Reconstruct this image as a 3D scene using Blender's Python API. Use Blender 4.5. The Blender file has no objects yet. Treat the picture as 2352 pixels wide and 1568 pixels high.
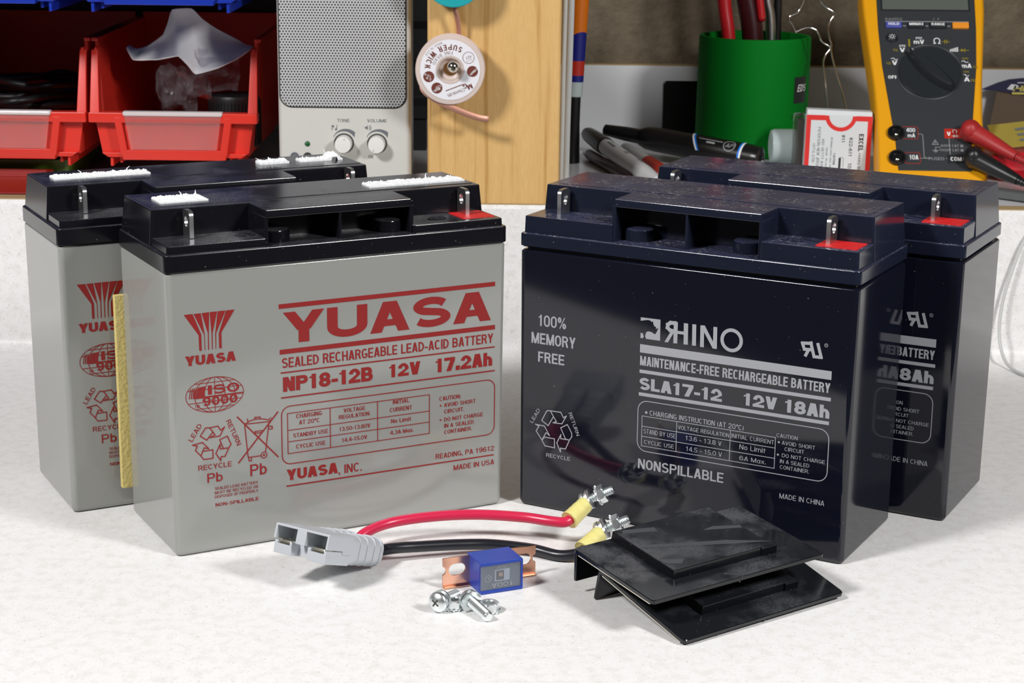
import bpy, bmesh, math, random
from mathutils import Matrix, Vector, noise

# ---------------------------------------------------------------- camera, light, exposure
SC = bpy.context.scene
COL = SC.collection
S = 0.001                       # every number below is in millimetres
cam_d = bpy.data.cameras.new('camera')
cam_d.sensor_width = 36.0
cam_d.lens = 4297.5 / 2352.0 * 36.0
cam_d.clip_start = 0.02
cam_d.dof.use_dof = True
cam_d.dof.focus_distance = 0.885
cam_d.dof.aperture_fstop = 40.0
cam = bpy.data.objects.new('camera', cam_d)
COL.objects.link(cam)
cam.matrix_world = (Matrix.Translation((0, 0, 0.332194)) @ Matrix.Rotation(math.pi/2 - 0.253665, 4, 'X')
                    @ Matrix.Rotation(0.0111224, 4, 'Z'))
SC.camera = cam

world = bpy.data.worlds.new('world')
SC.world = world
world.use_nodes = True
world.node_tree.nodes['Background'].inputs['Color'].default_value = (1.0, 0.96, 0.92, 1)
world.node_tree.nodes['Background'].inputs['Strength'].default_value = 0.05

def lamp(name, loc, target, size, power, color):
    d = bpy.data.lights.new(name, 'AREA')
    d.shape = 'DISK'; d.size = size; d.energy = power; d.color = color
    o = bpy.data.objects.new(name, d); COL.objects.link(o)
    o.location = loc
    o.rotation_euler = (Vector(target) - Vector(loc)).to_track_quat('-Z', 'Y').to_euler()
    return o
lamp('work_lamp_left', (-0.66, 0.33, 0.86), (0, 1.0, 0.05), 0.20, 12.0, (1.0, 0.985, 0.97))
lamp('work_lamp_right', (0.66, 0.36, 0.66), (0, 1.0, 0.05), 0.20, 8.0, (1.0, 0.985, 0.97))

SC.view_settings.view_transform = 'Standard'
SC.view_settings.look = 'None'
SC.view_settings.gamma = 1.0
SC.view_settings.use_curve_mapping = False
SC.view_settings.exposure = 0.0

# ---------------------------------------------------------------- materials
def mat(name, color, rough=0.5, metal=0.0, spec=0.5, **k):
    m = bpy.data.materials.new(name); m.use_nodes = True
    b = m.node_tree.nodes['Principled BSDF']
    b.inputs['Base Color'].default_value = (*color, 1)
    b.inputs['Roughness'].default_value = rough
    b.inputs['Metallic'].default_value = metal
    b.inputs['Specular IOR Level'].default_value = spec
    for n, v in k.items():
        b.inputs[n.replace('_', ' ')].default_value = v
    return m
class NT:
    """tiny node helper"""
    def __init__(s, m): s.t = m.node_tree; s.b = s.t.nodes['Principled BSDF']
    def n(s, kind, **k):
        o = s.t.nodes.new(kind)
        for a, v in k.items(): setattr(o, a, v)
        return o
    def l(s, a, b): s.t.links.new(a, b)
    def coord(s, scale=(1, 1, 1)):
        c = s.n('ShaderNodeTexCoord'); m = s.n('ShaderNodeMapping'); m.inputs['Scale'].default_value = scale
        s.l(c.outputs['Object'], m.inputs['Vector']); return m.outputs['Vector']
    def noise(s, vec, scale, detail=2.0, rough=0.5):
        o = s.n('ShaderNodeTexNoise'); o.inputs['Scale'].default_value = scale
        o.inputs['Detail'].default_value = detail; o.inputs['Roughness'].default_value = rough
        s.l(vec, o.inputs['Vector']); return o.outputs['Fac']
    def ramp(s, fac, stops):
        o = s.n('ShaderNodeValToRGB'); e = o.color_ramp.elements
        e[0].position, e[1].position = stops[0][0], stops[-1][0]
        for p, c in stops[1:-1]: e.new(p)
        for i, (p, c) in enumerate(stops): e[i].color = (*c, 1) if len(c) == 3 else c
        s.l(fac, o.inputs['Fac']); return o.outputs['Color']
    def mix(s, fac, a, b):
        o = s.n('ShaderNodeMix', data_type='RGBA')
        for sock, v in ((o.inputs[0], fac), (o.inputs[6], a), (o.inputs[7], b)):
            if hasattr(v, 'links'): s.l(v, sock)
            elif isinstance(v, (int, float)): sock.default_value = v
            else: sock.default_value = (*v, 1)
        return o.outputs[2]
    def math(s, op, a, b=0.0, clamp=False):
        o = s.n('ShaderNodeMath', operation=op, use_clamp=clamp)
        for sock, v in ((o.inputs[0], a), (o.inputs[1], b)):
            if hasattr(v, 'links'): s.l(v, sock)
            else: sock.default_value = v
        return o.outputs[0]
    def bump(s, fac, strength, dist=0.001):
        o = s.n('ShaderNodeBump'); o.inputs['Strength'].default_value = strength; o.inputs['Distance'].default_value = dist
        s.l(fac, o.inputs['Height']); s.l(o.outputs['Normal'], s.b.inputs['Normal'])
W3 = lambda v: (v, v, v)

# speckled white solid-surface worktop
M_counter = mat('speckled_counter', (0.78, 0.77, 0.75), 0.42, spec=0.35)
t = NT(M_counter); v = t.coord()
c = t.mix(t.ramp(t.noise(v, 150, 3, 0.6), [(0.45, W3(0)), (0.72, W3(1))]), (0.84, 0.838, 0.835), (0.76, 0.74, 0.72))
c = t.mix(t.ramp(t.noise(v, 620, 2), [(0.64, W3(0)), (0.71, W3(0.55))]), c, (0.52, 0.46, 0.42))
c = t.mix(t.ramp(t.noise(v, 900, 2), [(0.66, W3(0)), (0.72, W3(0.5))]), c, (0.38, 0.37, 0.39))
c = t.mix(t.ramp(t.noise(v, 480, 2), [(0.66, W3(0)), (0.71, W3(0.8))]), c, (0.93, 0.93, 0.92))
t.l(c, t.b.inputs['Base Color'])

M_wall = mat('tan_textured_wall', (0.20, 0.165, 0.115), 0.9, spec=0.2)
t = NT(M_wall); v = t.coord()
n1 = t.noise(v, 60, 5, 0.6)
t.l(t.ramp(n1, [(0.3, (0.115, 0.092, 0.062)), (0.7, (0.19, 0.155, 0.11))]), t.b.inputs['Base Color'])
t.bump(t.noise(v, 110, 4, 0.6), 0.8, 0.004)
M_white_gloss = mat('white_gloss_laminate', (0.74, 0.755, 0.78), 0.22)
M_board_edge = mat('raw_board_edge', (0.42, 0.30, 0.15), 0.8)

def dusty(name, color, rough, dust, amount, haze=0.12, lint=None):
    """glossy moulded plastic with settled dust and crumbs lying on its upward faces"""
    m = mat(name, color, rough, spec=0.5)
    t = NT(m); v = t.coord(); vs = t.coord((0.5, 1, 1))
    g = t.n('ShaderNodeNewGeometry'); sx = t.n('ShaderNodeSeparateXYZ'); t.l(g.outputs['Normal'], sx.inputs[0])
    up = t.math('GREATER_THAN', sx.outputs[2], 0.8)
    patch = t.ramp(t.noise(v, 26, 4, 0.6), [(0.46, W3(0)), (0.72, W3(1))])
    grain = t.ramp(t.noise(v, 700, 3, 0.7), [(0.35, W3(0.25)), (0.7, W3(1))])
    f = t.math('MULTIPLY', t.math('MULTIPLY', up, patch), t.math('MULTIPLY', grain, amount))
    film = t.math('MULTIPLY', up, haze)
    base = t.mix(f, t.mix(film, color, dust), dust)
    crumbs = t.ramp(t.noise(v, 800, 1), [(0.775, W3(0)), (0.79, W3(1))])
    base = t.mix(t.math('MULTIPLY', crumbs, 0.35), base, (0.42, 0.36, 0.28))
    if lint:
        sp = t.ramp(t.noise(vs, 900, 4, 0.7), [(0.55, W3(0)), (0.66, W3(1))])
        big = t.ramp(t.noise(v, 70, 4), [(0.42, W3(0)), (0.62, W3(1))])
        ft = t.math('MULTIPLY', t.math('MULTIPLY', sp, big), t.math('MULTIPLY', up, 0.9))
        base = t.mix(ft, base, lint)
        f = t.math('MAXIMUM', f, ft)
    t.l(base, t.b.inputs['Base Color'])
    t.l(t.math('ADD', t.math('MULTIPLY', f, 0.6), rough), t.b.inputs['Roughness'])
    return m
M_lid_black = dusty('dusty_black_lid', (0.006, 0.006, 0.009), 0.16, (0.17, 0.17, 0.19), 0.65)
M_navy = dusty('dusty_navy_plastic', (0.010, 0.013, 0.026), 0.13, (0.060, 0.066, 0.130), 0.75, haze=0.5, lint=(0.42, 0.40, 0.38))
M_case_grey = mat('grey_battery_case', (0.30, 0.305, 0.29), 0.11, spec=0.7)
M_case_navy = mat('navy_battery_case', (0.005, 0.006, 0.013), 0.07, spec=0.6)
t = NT(M_case_navy); v = t.coord()
t.l(t.mix(t.math('MULTIPLY', t.ramp(t.noise(v, 700, 1), [(0.785, W3(0)), (0.80, W3(1))]), 0.4), (0.005, 0.006, 0.013), (0.3, 0.29, 0.28)), t.b.inputs['Base Color'])
M_red_ink = mat('red_ink', (0.27, 0.013, 0.013), 0.35)
M_silver_ink = mat('silver_ink', (0.37, 0.38, 0.415), 0.45)
M_zinc = mat('zinc_plated_steel', (0.84, 0.89, 0.90), 0.33, 1.0)
M_tab = mat('dull_tinned_metal', (0.60, 0.60, 0.61), 0.34, 1.0)
M_red_paint = mat('red_terminal_paint', (0.62, 0.012, 0.012), 0.5)
t = NT(M_red_paint); t.bump(t.noise(t.coord(), 900, 2), 0.5, 0.001)
M_foam_white = mat('torn_white_foam', (0.86, 0.88, 0.90), 0.9)
M_foam_yellow = mat('yellow_foam', (0.66, 0.54, 0.20), 0.85)
t = NT(M_foam_yellow); t.bump(t.noise(t.coord(), 500, 3), 0.6, 0.001)
M_black_rough = mat('matt_black_plastic', (0.008, 0.008, 0.009), 0.45)
M_cover = dusty('dusty_black_cover', (0.005, 0.006, 0.008), 0.14, (0.10, 0.105, 0.12), 1.0, haze=.06)
M_cream = mat('cream_adhesive_foam', (0.70, 0.66, 0.56), 0.8)
M_conn_grey = mat('grey_connector_plastic', (0.50, 0.53, 0.57), 0.38)
M_brass = mat('silver_brass_contact', (0.80, 0.78, 0.66), 0.22, 1.0)
M_red_wire = mat('red_wire_insulation', (0.62, 0.022, 0.075), 0.28)
M_black_wire = mat('black_wire_insulation', (0.012, 0.013, 0.018), 0.30)
M_yellow_vinyl = mat('yellow_vinyl_sleeve', (0.80, 0.70, 0.26), 0.38, Subsurface_Weight=0.15)
M_fuse_blue = mat('blue_fuse_plastic', (0.012, 0.05, 0.36), 0.35)
M_copper = mat('bare_copper', (0.86, 0.47, 0.33), 0.22, 1.0)
M_clear = mat('clear_plastic', (0.93, 0.95, 0.97), 0.05, Transmission_Weight=1.0, IOR=1.3)
M_clear_label = mat('clear_label_holder', (1.0, 0.95, 0.95), 0.08, Transmission_Weight=0.93, IOR=1.3)
M_lip_highlight = mat('lip_highlight_white', (0.86, 0.84, 0.84), 0.06, Transmission_Weight=0.35, IOR=1.45)  # clear lip whitened so its edge highlight sits in the colour
M_smoke = mat('smoky_window', (0.72, 0.77, 0.84), 0.14, Transmission_Weight=0.9, IOR=1.3)
M_film = mat('thin_poly_film', (0.92, 0.90, 0.95), 0.10, Transmission_Weight=0.9, IOR=1.12, Alpha=0.35)
M_white_sheet = mat('white_foam_sheet', (0.80, 0.80, 0.82), 0.6)
M_red_bin = mat('red_bin_plastic', (0.70, 0.036, 0.022), 0.30)
M_blue_bin = mat('blue_bin_plastic', (0.006, 0.030, 0.36), 0.32)
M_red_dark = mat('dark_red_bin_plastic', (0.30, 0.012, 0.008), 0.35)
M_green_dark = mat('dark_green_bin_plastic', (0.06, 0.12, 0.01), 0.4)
M_panel_black = mat('black_panel_steel', (0.006, 0.006, 0.007), 0.5)
M_spk = mat('beige_speaker_plastic', (0.60, 0.595, 0.56), 0.42)
M_spk_ink = mat('grey_ink', (0.14, 0.15, 0.17), 0.5)
M_knob = mat('pale_knob_plastic', (0.78, 0.77, 0.75), 0.35)
M_dark_ring = mat('dark_gap', (0.05, 0.05, 0.045), 0.6)
M_led = mat('green_led', (0.01, 0.10, 0.03), 0.12)
M_grille = mat('perforated_grille', (0.55, 0.55, 0.56), 0.4)
t = NT(M_grille); cc = t.n('ShaderNodeTexCoord'); sp = t.n('ShaderNodeSeparateXYZ'); t.l(cc.outputs['Object'], sp.inputs[0])
def hexcell(off):
    out = []
    for axis, per in ((0, 0.0021), (2, 0.0021*1.7320508)):
        q = t.math('ADD', t.math('DIVIDE', sp.outputs[axis], per), off)
        q = t.math('SUBTRACT', t.math('FRACT', t.math('ADD', q, 100.0)), 0.5)
        out.append(t.math('MULTIPLY', q, per*1000))
    return t.math('SQRT', t.math('ADD', t.math('MULTIPLY', out[0], out[0]), t.math('MULTIPLY', out[1], out[1])))
dmin = t.math('MINIMUM', hexcell(0.0), hexcell(0.5))
hole = t.math('LESS_THAN', dmin, 0.70)
t.l(t.mix(hole, (0.56, 0.555, 0.56), (0.045, 0.055, 0.062)), t.b.inputs['Base Color'])
t.l(t.math('ADD', t.math('MULTIPLY', hole, 0.4), 0.4), t.b.inputs['Roughness'])

M_wood = mat('pine_wood', (0.74, 0.47, 0.18), 0.55, spec=0.3)
t = NT(M_wood); v = t.coord((1, 1, 0.035)); v2 = t.coord((1, 1, 0.16))
g1 = t.noise(v, 130, 3, 0.6); g2 = t.noise(v2, 700, 2)
c = t.ramp(g1, [(0.34, (0.50, 0.28, 0.085)), (0.45, (0.68, 0.43, 0.17)), (0.75, (0.74, 0.485, 0.205))])
c = t.mix(t.ramp(g2, [(0.35, W3(0.35)), (0.6, W3(0))]), c, (0.60, 0.36, 0.13))
kn = t.ramp(t.noise(t.coord(), 16, 2), [(0.66, W3(0)), (0.74, W3(0.5))])
c = t.mix(kn, c, (0.62, 0.36, 0.12))
t.l(c, t.b.inputs['Base Color']); t.bump(g2, 0.15, 0.001)
M_spool = mat('milky_spool_plastic', (0.86, 0.74, 0.69), 0.25, Transmission_Weight=0.35, IOR=1.3)
M_teal = mat('teal_spool_plastic', (0.02, 0.36, 0.40), 0.25)
M_label_white = mat('white_label_paper', (0.80, 0.80, 0.85), 0.5)
M_brown_ink = mat('brown_ink', (0.15, 0.035, 0.025), 0.5)
M_braid = mat('copper_braid', (0.80, 0.40, 0.30), 0.38, 0.7)
t = NT(M_braid); v = t.coord(); wv = t.n('ShaderNodeTexChecker'); wv.inputs['Scale'].default_value = 2200
t.l(v, wv.inputs['Vector']); t.l(t.mix(wv.outputs['Fac'], (0.86, 0.47, 0.36), (0.50, 0.22, 0.15)), t.b.inputs['Base Color'])
M_nail = mat('nickel_nail', (0.75, 0.70, 0.62), 0.12, 1.0)
M_cord = mat('pale_grey_cord', (0.56, 0.57, 0.56), 0.5)
M_orange = mat('orange_print', (0.72, 0.17, 0.004), 0.4)
M_royal = mat('royal_blue_print', (0.008, 0.012, 0.20), 0.4)
M_redprint = mat('red_print', (0.50, 0.025, 0.012), 0.4)
M_green = mat('green_foam_rubber', (0.0, 0.175, 0.014), 0.7, spec=0.12)
M_whiteink = mat('white_ink', (0.85, 0.86, 0.87), 0.5)
M_blackink = mat('black_ink', (0.012, 0.016, 0.016), 0.5)
M_midink = mat('slate_ink', (0.16, 0.19, 0.20), 0.5)
M_tool_red = mat('red_tool_grip', (0.55, 0.012, 0.02), 0.35)
M_tool_dark = mat('maroon_tool_grip', (0.05, 0.005, 0.009), 0.3)
M_tool_black = mat('black_tool_grip', (0.006, 0.006, 0.006), 0.4)
M_chrome = mat('bright_wire', (0.75, 0.74, 0.73), 0.10, 1.0)
M_marker_black = mat('black_marker_plastic', (0.007, 0.007, 0.008), 0.28)
M_marker_grey = mat('grey_marker_barrel', (0.62, 0.64, 0.65), 0.35)
M_sky = mat('bright_blue_print', (0.0, 0.20, 0.75), 0.4)
M_frost = mat('frosted_bottle', (0.62, 0.72, 0.72), 0.35, Transmission_Weight=0.25, IOR=1.3)
M_box_white = mat('white_card', (0.66, 0.69, 0.71), 0.45)
M_box_red = mat('red_card_print', (0.70, 0.022, 0.018), 0.45)
M_tray = mat('dark_blade_tray', (0.10, 0.085, 0.07), 0.4)
M_yellow = mat('yellow_holster_rubber', (0.86, 0.385, 0.003), 0.45)
M_face = mat('charcoal_meter_face', (0.036, 0.041, 0.046), 0.42)
M_lcd = mat('grey_green_lcd', (0.115, 0.135, 0.115), 0.25)
M_dial = mat('dark_dial', (0.022, 0.027, 0.031), 0.22)
M_btn_blue = mat('blue_button', (0.085, 0.10, 0.42), 0.4)
M_btn_dark = mat('dark_button', (0.018, 0.022, 0.026), 0.35)
M_btn_orange = mat('orange_button', (0.90, 0.32, 0.025), 0.4)
M_yellowink = mat('mustard_ink', (0.36, 0.28, 0.01), 0.5)
M_greyink = mat('light_grey_ink', (0.38, 0.39, 0.40), 0.5)
M_red_lead = mat('red_lead_rubber', (0.42, 0.022, 0.024), 0.45)
M_black_lead = mat('black_lead_rubber', (0.010, 0.011, 0.012), 0.35)
M_paper_yellow = mat('yellow_paper', (0.66, 0.56, 0.12), 0.6)
M_gloss_red = mat('glossy_red_plastic', (0.55, 0.010, 0.022), 0.25)
M_grey_rub = mat('grey_rubber', (0.10, 0.11, 0.11), 0.6)
M_navy_card = mat('navy_card', (0.012, 0.012, 0.06), 0.35)

# ---------------------------------------------------------------- mesh helpers (millimetres)
def rr(hx, hy, r, z, n=5, cx=0, cy=0):
    pts = []
    for k, (sx, sy) in enumerate(((1, 1), (-1, 1), (-1, -1), (1, -1))):
        for i in range(n + 1):
            a = math.pi/2*(k + i/n)
            pts.append((cx + sx*(hx - r) + r*math.cos(a), cy + sy*(hy - r) + r*math.sin(a), z))
    return pts
class MB:
    def __init__(s): s.bm = bmesh.new(); s.mi = 0; s.M = Matrix()
    def v(s, p): return s.bm.verts.new(s.M @ Vector(p))
    def f(s, vs):
        try:
            q = s.bm.faces.new(vs); q.material_index = s.mi; return q
        except ValueError: return None
    def loft(s, rings, caps=(True, True), closed=True):
        R = [[s.v(p) for p in r] for r in rings]
        n = len(R[0])
        for a, b in zip(R, R[1:]):
            for i in range(n if closed else n - 1):
                j = (i + 1) % n
                s.f((a[i], a[j], b[j], b[i]))
        if caps[0]: s.f(R[0][::-1])
        if caps[1]: s.f(R[-1])
        return s
    def box(s, x0, x1, y0, y1, z0, z1, bev=0.0, seg=2):
        vs = [s.v(p) for p in ((x0,y0,z0),(x1,y0,z0),(x1,y1,z0),(x0,y1,z0),(x0,y0,z1),(x1,y0,z1),(x1,y1,z1),(x0,y1,z1))]
        fs = [s.f([vs[i] for i in q]) for q in ((0,3,2,1),(4,5,6,7),(0,1,5,4),(1,2,6,5),(2,3,7,6),(3,0,4,7))]
        if bev > 0:
            es = list({e for q in fs for e in q.edges})
            r = bmesh.ops.bevel(s.bm, geom=es, offset=bev, segments=seg, profile=0.5, affect='EDGES')
            for q in r['faces']: q.material_index = s.mi
        return s
    def wedge(s, pts8, bev=0.0, seg=2):
        vs = [s.v(p) for p in pts8]
        fs = [s.f([vs[i] for i in q]) for q in ((0,3,2,1),(4,5,6,7),(0,1,5,4),(1,2,6,5),(2,3,7,6),(3,0,4,7))]
        if bev > 0:
            es = list({e for q in fs for e in q.edges})
            r = bmesh.ops.bevel(s.bm, geom=es, offset=bev, segments=seg, profile=0.5, affect='EDGES')
            for q in r['faces']: q.material_index = s.mi
        return s
    def frame(s, d):
        d = Vector(d).normalized(); a = Vector((0, 0, 1)) if abs(d.z) < 0.9 else Vector((1, 0, 0))
        u = d.cross(a).normalized(); return u, d.cross(u).normalized()
    def lathe(s, prof, o=(0,0,0), d=(0,0,1), n=32, caps=(True, True)):
        """prof: list of (radius, height along d)"""
        o = Vector(o); dd = Vector(d).normalized(); u, w = s.frame(dd)
        return s.loft([[o + dd*h + (u*math.cos(2*math.pi*i/n) + w*math.sin(2*math.pi*i/n))*max(r, 1e-3) for i in range(n)] for r, h in prof], caps)
    def cyl(s, p0, p1, r0, r1=None, n=24):
        d = Vector(p1) - Vector(p0)
        return s.lathe([(r0, 0), (r0 if r1 is None else r1, d.length)], p0, d, n)
    def tube(s, pts, r, n=12, caps=(True, True), flat=1.0, up=None):
        P = [Vector(p) for p in pts]; rings = []; u = None
        for i, p in enumerate(P):
            d = (P[min(i+1, len(P)-1)] - P[max(i-1, 0)]).normalized()
            if u is None:
                if up is not None: u = (Vector(up) - d*d.dot(Vector(up))).normalized()
                else: u = s.frame(d)[0]
            else: u = (u - d*d.dot(u)).normalized()
            w = d.cross(u); ri = r[i] if isinstance(r, (list, tuple)) else r
            rings.append([p + u*math.cos(2*math.pi*k/n)*ri*flat + w*math.sin(2*math.pi*k/n)*ri for k in range(n)])
        return s.loft(rings, caps)
    def prism(s, poly, a, b, axis='y'):
        """poly of 2-d points, extruded along axis from a to b; axis y: (x,z), z: (x,y), x: (y,z)"""
        f = {'y': lambda p, h: (p[0], h, p[1]), 'z': lambda p, h: (p[0], p[1], h), 'x': lambda p, h: (h, p[0], p[1])}[axis]
        return s.loft([[f(p, a) for p in poly], [f(p, b) for p in poly]])
    def holed(s, outer, inner, t0, t1, fn):
        """plate with a hole: outer/inner same-length 2-d loops, fn(p, t) -> 3-d"""
        A = [[s.v(fn(p, tt)) for p in L] for L in (outer, inner) for tt in (t0, t1)]
        n = len(outer)
        for i in range(n):
            j = (i + 1) % n
            s.f((A[0][i], A[0][j], A[2][j], A[2][i])); s.f((A[1][j], A[1][i], A[3][i], A[3][j]))
            s.f((A[0][j], A[0][i], A[1][i], A[1][j])); s.f((A[2][i], A[2][j], A[3][j], A[3][i]))
        return s
    def grid(s, fn, nu, nv):
        V = [[s.v(fn(i/nu, j/nv)) for j in range(nv + 1)] for i in range(nu + 1)]
        for i in range(nu):
            for j in range(nv): s.f((V[i][j], V[i+1][j], V[i+1][j+1], V[i][j+1]))
        return s
    def build(s, name, mats, parent=None, angle=35, recalc=True, xf=None):
        bm = s.bm
        if recalc: bmesh.ops.recalc_face_normals(bm, faces=bm.faces)
        bmesh.ops.scale(bm, vec=(S, S, S), verts=bm.verts)
        me = bpy.data.meshes.new(name); bm.to_mesh(me); bm.free()
        for m in (mats if isinstance(mats, (list, tuple)) else [mats]): me.materials.append(m)
        if angle:
            me.polygons.foreach_set('use_smooth', [True]*len(me.polygons))
            me.set_sharp_from_angle(angle=math.radians(angle))
        me.update()
        o = bpy.data.objects.new(name, me); COL.objects.link(o)
        if angle:
            wn = o.modifiers.new('weighted_normal', 'WEIGHTED_NORMAL'); wn.keep_sharp = True
        if parent: o.parent = parent
        if xf is not None: o.matrix_local = xf
        return o
def ray_loop(c, hw0, hw1, hh0, hh1, n, ch=0.0):
    """rectangle x in [hw0,hw1], y in [hh0,hh1] sampled by angle about c; chamfer ch on the top corners"""
    out = []
    for i in range(n):
        a = 2*math.pi*(i + 0.5)/n; dx, dy = math.cos(a), math.sin(a); t = 1e9
        for lim, cc, dd in ((hw1, c[0], dx), (hw0, c[0], dx), (hh1, c[1], dy), (hh0, c[1], dy)):
            if abs(dd) > 1e-9:
                q = (lim - cc)/dd
                if q > 0: t = min(t, q)
        if ch > 0:
            for sx, lim in ((1, hw1), (-1, hw0)):
                q = (sx*lim + hh1 - ch - (sx*c[0] + c[1]))/(sx*dx + dy) if sx*dx + dy > 1e-9 else 1e9
                if q > 0: t = min(t, q)
        out.append((c[0] + dx*t, c[1] + dy*t))
    return out
def circ(c, r, n, ry=None):
    return [(c[0] + r*math.cos(2*math.pi*(i+0.5)/n), c[1] + (ry or r)*math.sin(2*math.pi*(i+0.5)/n)) for i in range(n)]
def smooth_path(pts, sub=6):
    P = [Vector(p) for p in pts]; out = []
    for i in range(len(P) - 1):
        p0, p1, p2, p3 = P[max(i-1, 0)], P[i], P[i+1], P[min(i+2, len(P)-1)]
        for k in range(sub):
            q = k/sub
            out.append(0.5*((2*p1) + (p2 - p0)*q + (2*p0 - 5*p1 + 4*p2 - p3)*q*q + (3*p1 - p0 - 3*p2 + p3)*q**3))
    return out + [P[-1]]

# a plain grotesque alphabet drawn from bars and rings, so weight and width can be set freely
_W = dict(I=.0, M=.80, W=.95, L=.52, E=.56, F=.53, T=.58, J=.5, i=.0, l=.0, m=.85, t=.34, r=.36, f=.34, j=.2, s=.48, c=.5, z=.46)
def glyph(ch, w, h, t, th):
    """polygons of one character, cap height h, advance box w, stem t, bar th"""
    P = []
    def R(a, b, c, d): P.append([(a, b), (c, b), (c, d), (a, d)])
    def D(x0, y0, x1, y1, k): P.append([(x0, y0), (x0 + k, y0), (x1 + k, y1), (x1, y1)])
    def E(cx, cy, rx, ry, a0, a1, n=None):
        n = n or max(4, int(abs(a1 - a0)/15)); ix, iy = max(rx - t, .02*h), max(ry - th, .02*h)
        for i in range(n):
            a, b = (math.radians(a0 + (a1 - a0)*(i + k)/n) for k in (0, 1))
            P.append([(cx + rx*math.cos(a), cy + ry*math.sin(a)), (cx + rx*math.cos(b), cy + ry*math.sin(b)), (cx + ix*math.cos(b), cy + iy*math.sin(b)), (cx + ix*math.cos(a), cy + iy*math.sin(a))])
    def O(x0, y0, x1, y1, gap=None):
        rx = (x1 - x0)/2; ry = min((y1 - y0)/2, rx*1.15); cx = (x0 + x1)/2
        a0, a1 = (0, 180) if not gap else (gap, 180)
        E(cx, y1 - ry, rx, ry, a0, 180); E(cx, y0 + ry, rx, ry, 180, 360 if not gap else 360 - gap)
        if y1 - y0 > 2*ry + 1e-6:
            R(x0, y0 + ry, x0 + t, y1 - ry)
            if not gap: R(x1 - t, y0 + ry, x1, y1 - ry)
    def S_(x0, y0, x1, y1):
        H = y1 - y0; m = y0 + H*.51; ru = (y1 - m + th/2)/2; rl = (m + th/2 - y0)/2; cx = (x0 + x1)/2; rx = (x1 - x0)/2
        C = [(cx + (rx*.95 - t/2)*math.cos(math.radians(a)), y1 - ru + (ru - th/2)*math.sin(math.radians(a))) for a in range(22, 236, 10)]
        D_ = [(cx + (rx - t/2)*math.cos(math.radians(a)), y0 + rl + (rl - th/2)*math.sin(math.radians(a))) for a in range(56, -160, -10)]
        C += D_; L = []
        for i, q in enumerate(C):
            p0, p1 = C[max(i - 1, 0)], C[min(i + 1, len(C) - 1)]; dx, dy = p1[0] - p0[0], p1[1] - p0[1]; n = math.hypot(dx, dy) or 1
            nx, ny = -dy/n, dx/n; k = .5/math.sqrt((nx/t)**2 + (ny/th)**2)
            L.append(((q[0] - nx*k, q[1] - ny*k), (q[0] + nx*k, q[1] + ny*k)))
        for (a, b), (c, d) in zip(L, L[1:]): P.append([a, c, d, b])
    def bowl(x, y0, y1, x1):
        r = min((y1 - y0)/2, (x1 - x)*.75); ry = (y1 - y0)/2; R(x, y1 - th, x1 - r, y1); R(x, y0, x1 - r, y0 + th); E(x1 - r, y0 + ry, r, ry, -90, 90, 8)
    k = t*1.12; x = h*.73
    if ch == 'A': D(0, 0, w/2 - k*.6, h, k); D(w - k, 0, w/2 - k*.4, h, k); R(w*.2, h*.2, w*.8, h*.2 + th*.9)
    elif ch == 'B': R(0, 0, t, h); bowl(t*.5, h*.5 - th*.5, h, w*.94); bowl(t*.5, 0, h*.5 + th*.5, w)
    elif ch == 'C': O(0, 0, w, h, 38)
    elif ch == 'D': R(0, 0, t, h); bowl(t*.5, 0, h, w)
    elif ch == 'E': R(0, 0, t, h); R(t, 0, w, th); R(t, h - th, w, h); R(t, h*.5 - th/2, w*.92, h*.5 + th/2)
    elif ch == 'F': R(0, 0, t, h); R(t, h - th, w, h); R(t, h*.48 - th/2, w*.88, h*.48 + th/2)
    elif ch == 'G': O(0, 0, w, h, 38); R(w*.5, h*.5 - th, w, h*.5); R(w - t, h*.12, w, h*.5 - th)
    elif ch == 'H': R(0, 0, t, h); R(w - t, 0, w, h); R(t, h*.5 - th/2, w - t, h*.5 + th/2)
    elif ch == 'I': R(0, 0, t, h)
    elif ch == 'J': R(w - t, w*.4, w, h); E(w/2, w*.45, w/2, w*.45, 180, 360)
    elif ch == 'K': R(0, 0, t, h); D(t*.7, h*.36, w - k*1.15, h, k*1.1); D(w - k*1.1, 0, t*1.2, h*.58, k*1.1)
    elif ch == 'L': R(0, 0, t, h); R(t, 0, w, th)
    elif ch == 'M': R(0, 0, t, h); R(w - t, 0, w, h); D(w/2 - k*.5, 0, 0, h, k); D(w/2 - k*.5, 0, w - k, h, k)
    elif ch == 'N': R(0, 0, t, h); R(w - t, 0, w, h); D(w - k*1.1, 0, 0, h, k*1.1)
    elif ch == 'O': O(0, 0, w, h)
    elif ch == 'P': R(0, 0, t, h); bowl(t*.5, h*.42, h, w)
    elif ch == 'Q': O(0, 0, w, h); D(w - k, -h*.05, w*.5, h*.25, k)
    elif ch == 'R': R(0, 0, t, h); bowl(t*.5, h*.44, h, w*.96); D(w - k, 0, w*.5, h*.46, k)
    elif ch == 'S': S_(0, 0, w, h)
    elif ch == 'T': R(w/2 - t/2, 0, w/2 + t/2, h); R(0, h - th, w, h)
    elif ch == 'U': R(0, h*.36, t, h); R(w - t, h*.36, w, h); E(w/2, h*.36, w/2, h*.36, 180, 360)
    elif ch == 'V': D(w/2 - k*.6, 0, 0, h, k); D(w/2 - k*.4, 0, w - k, h, k)
    elif ch == 'W':
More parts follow.
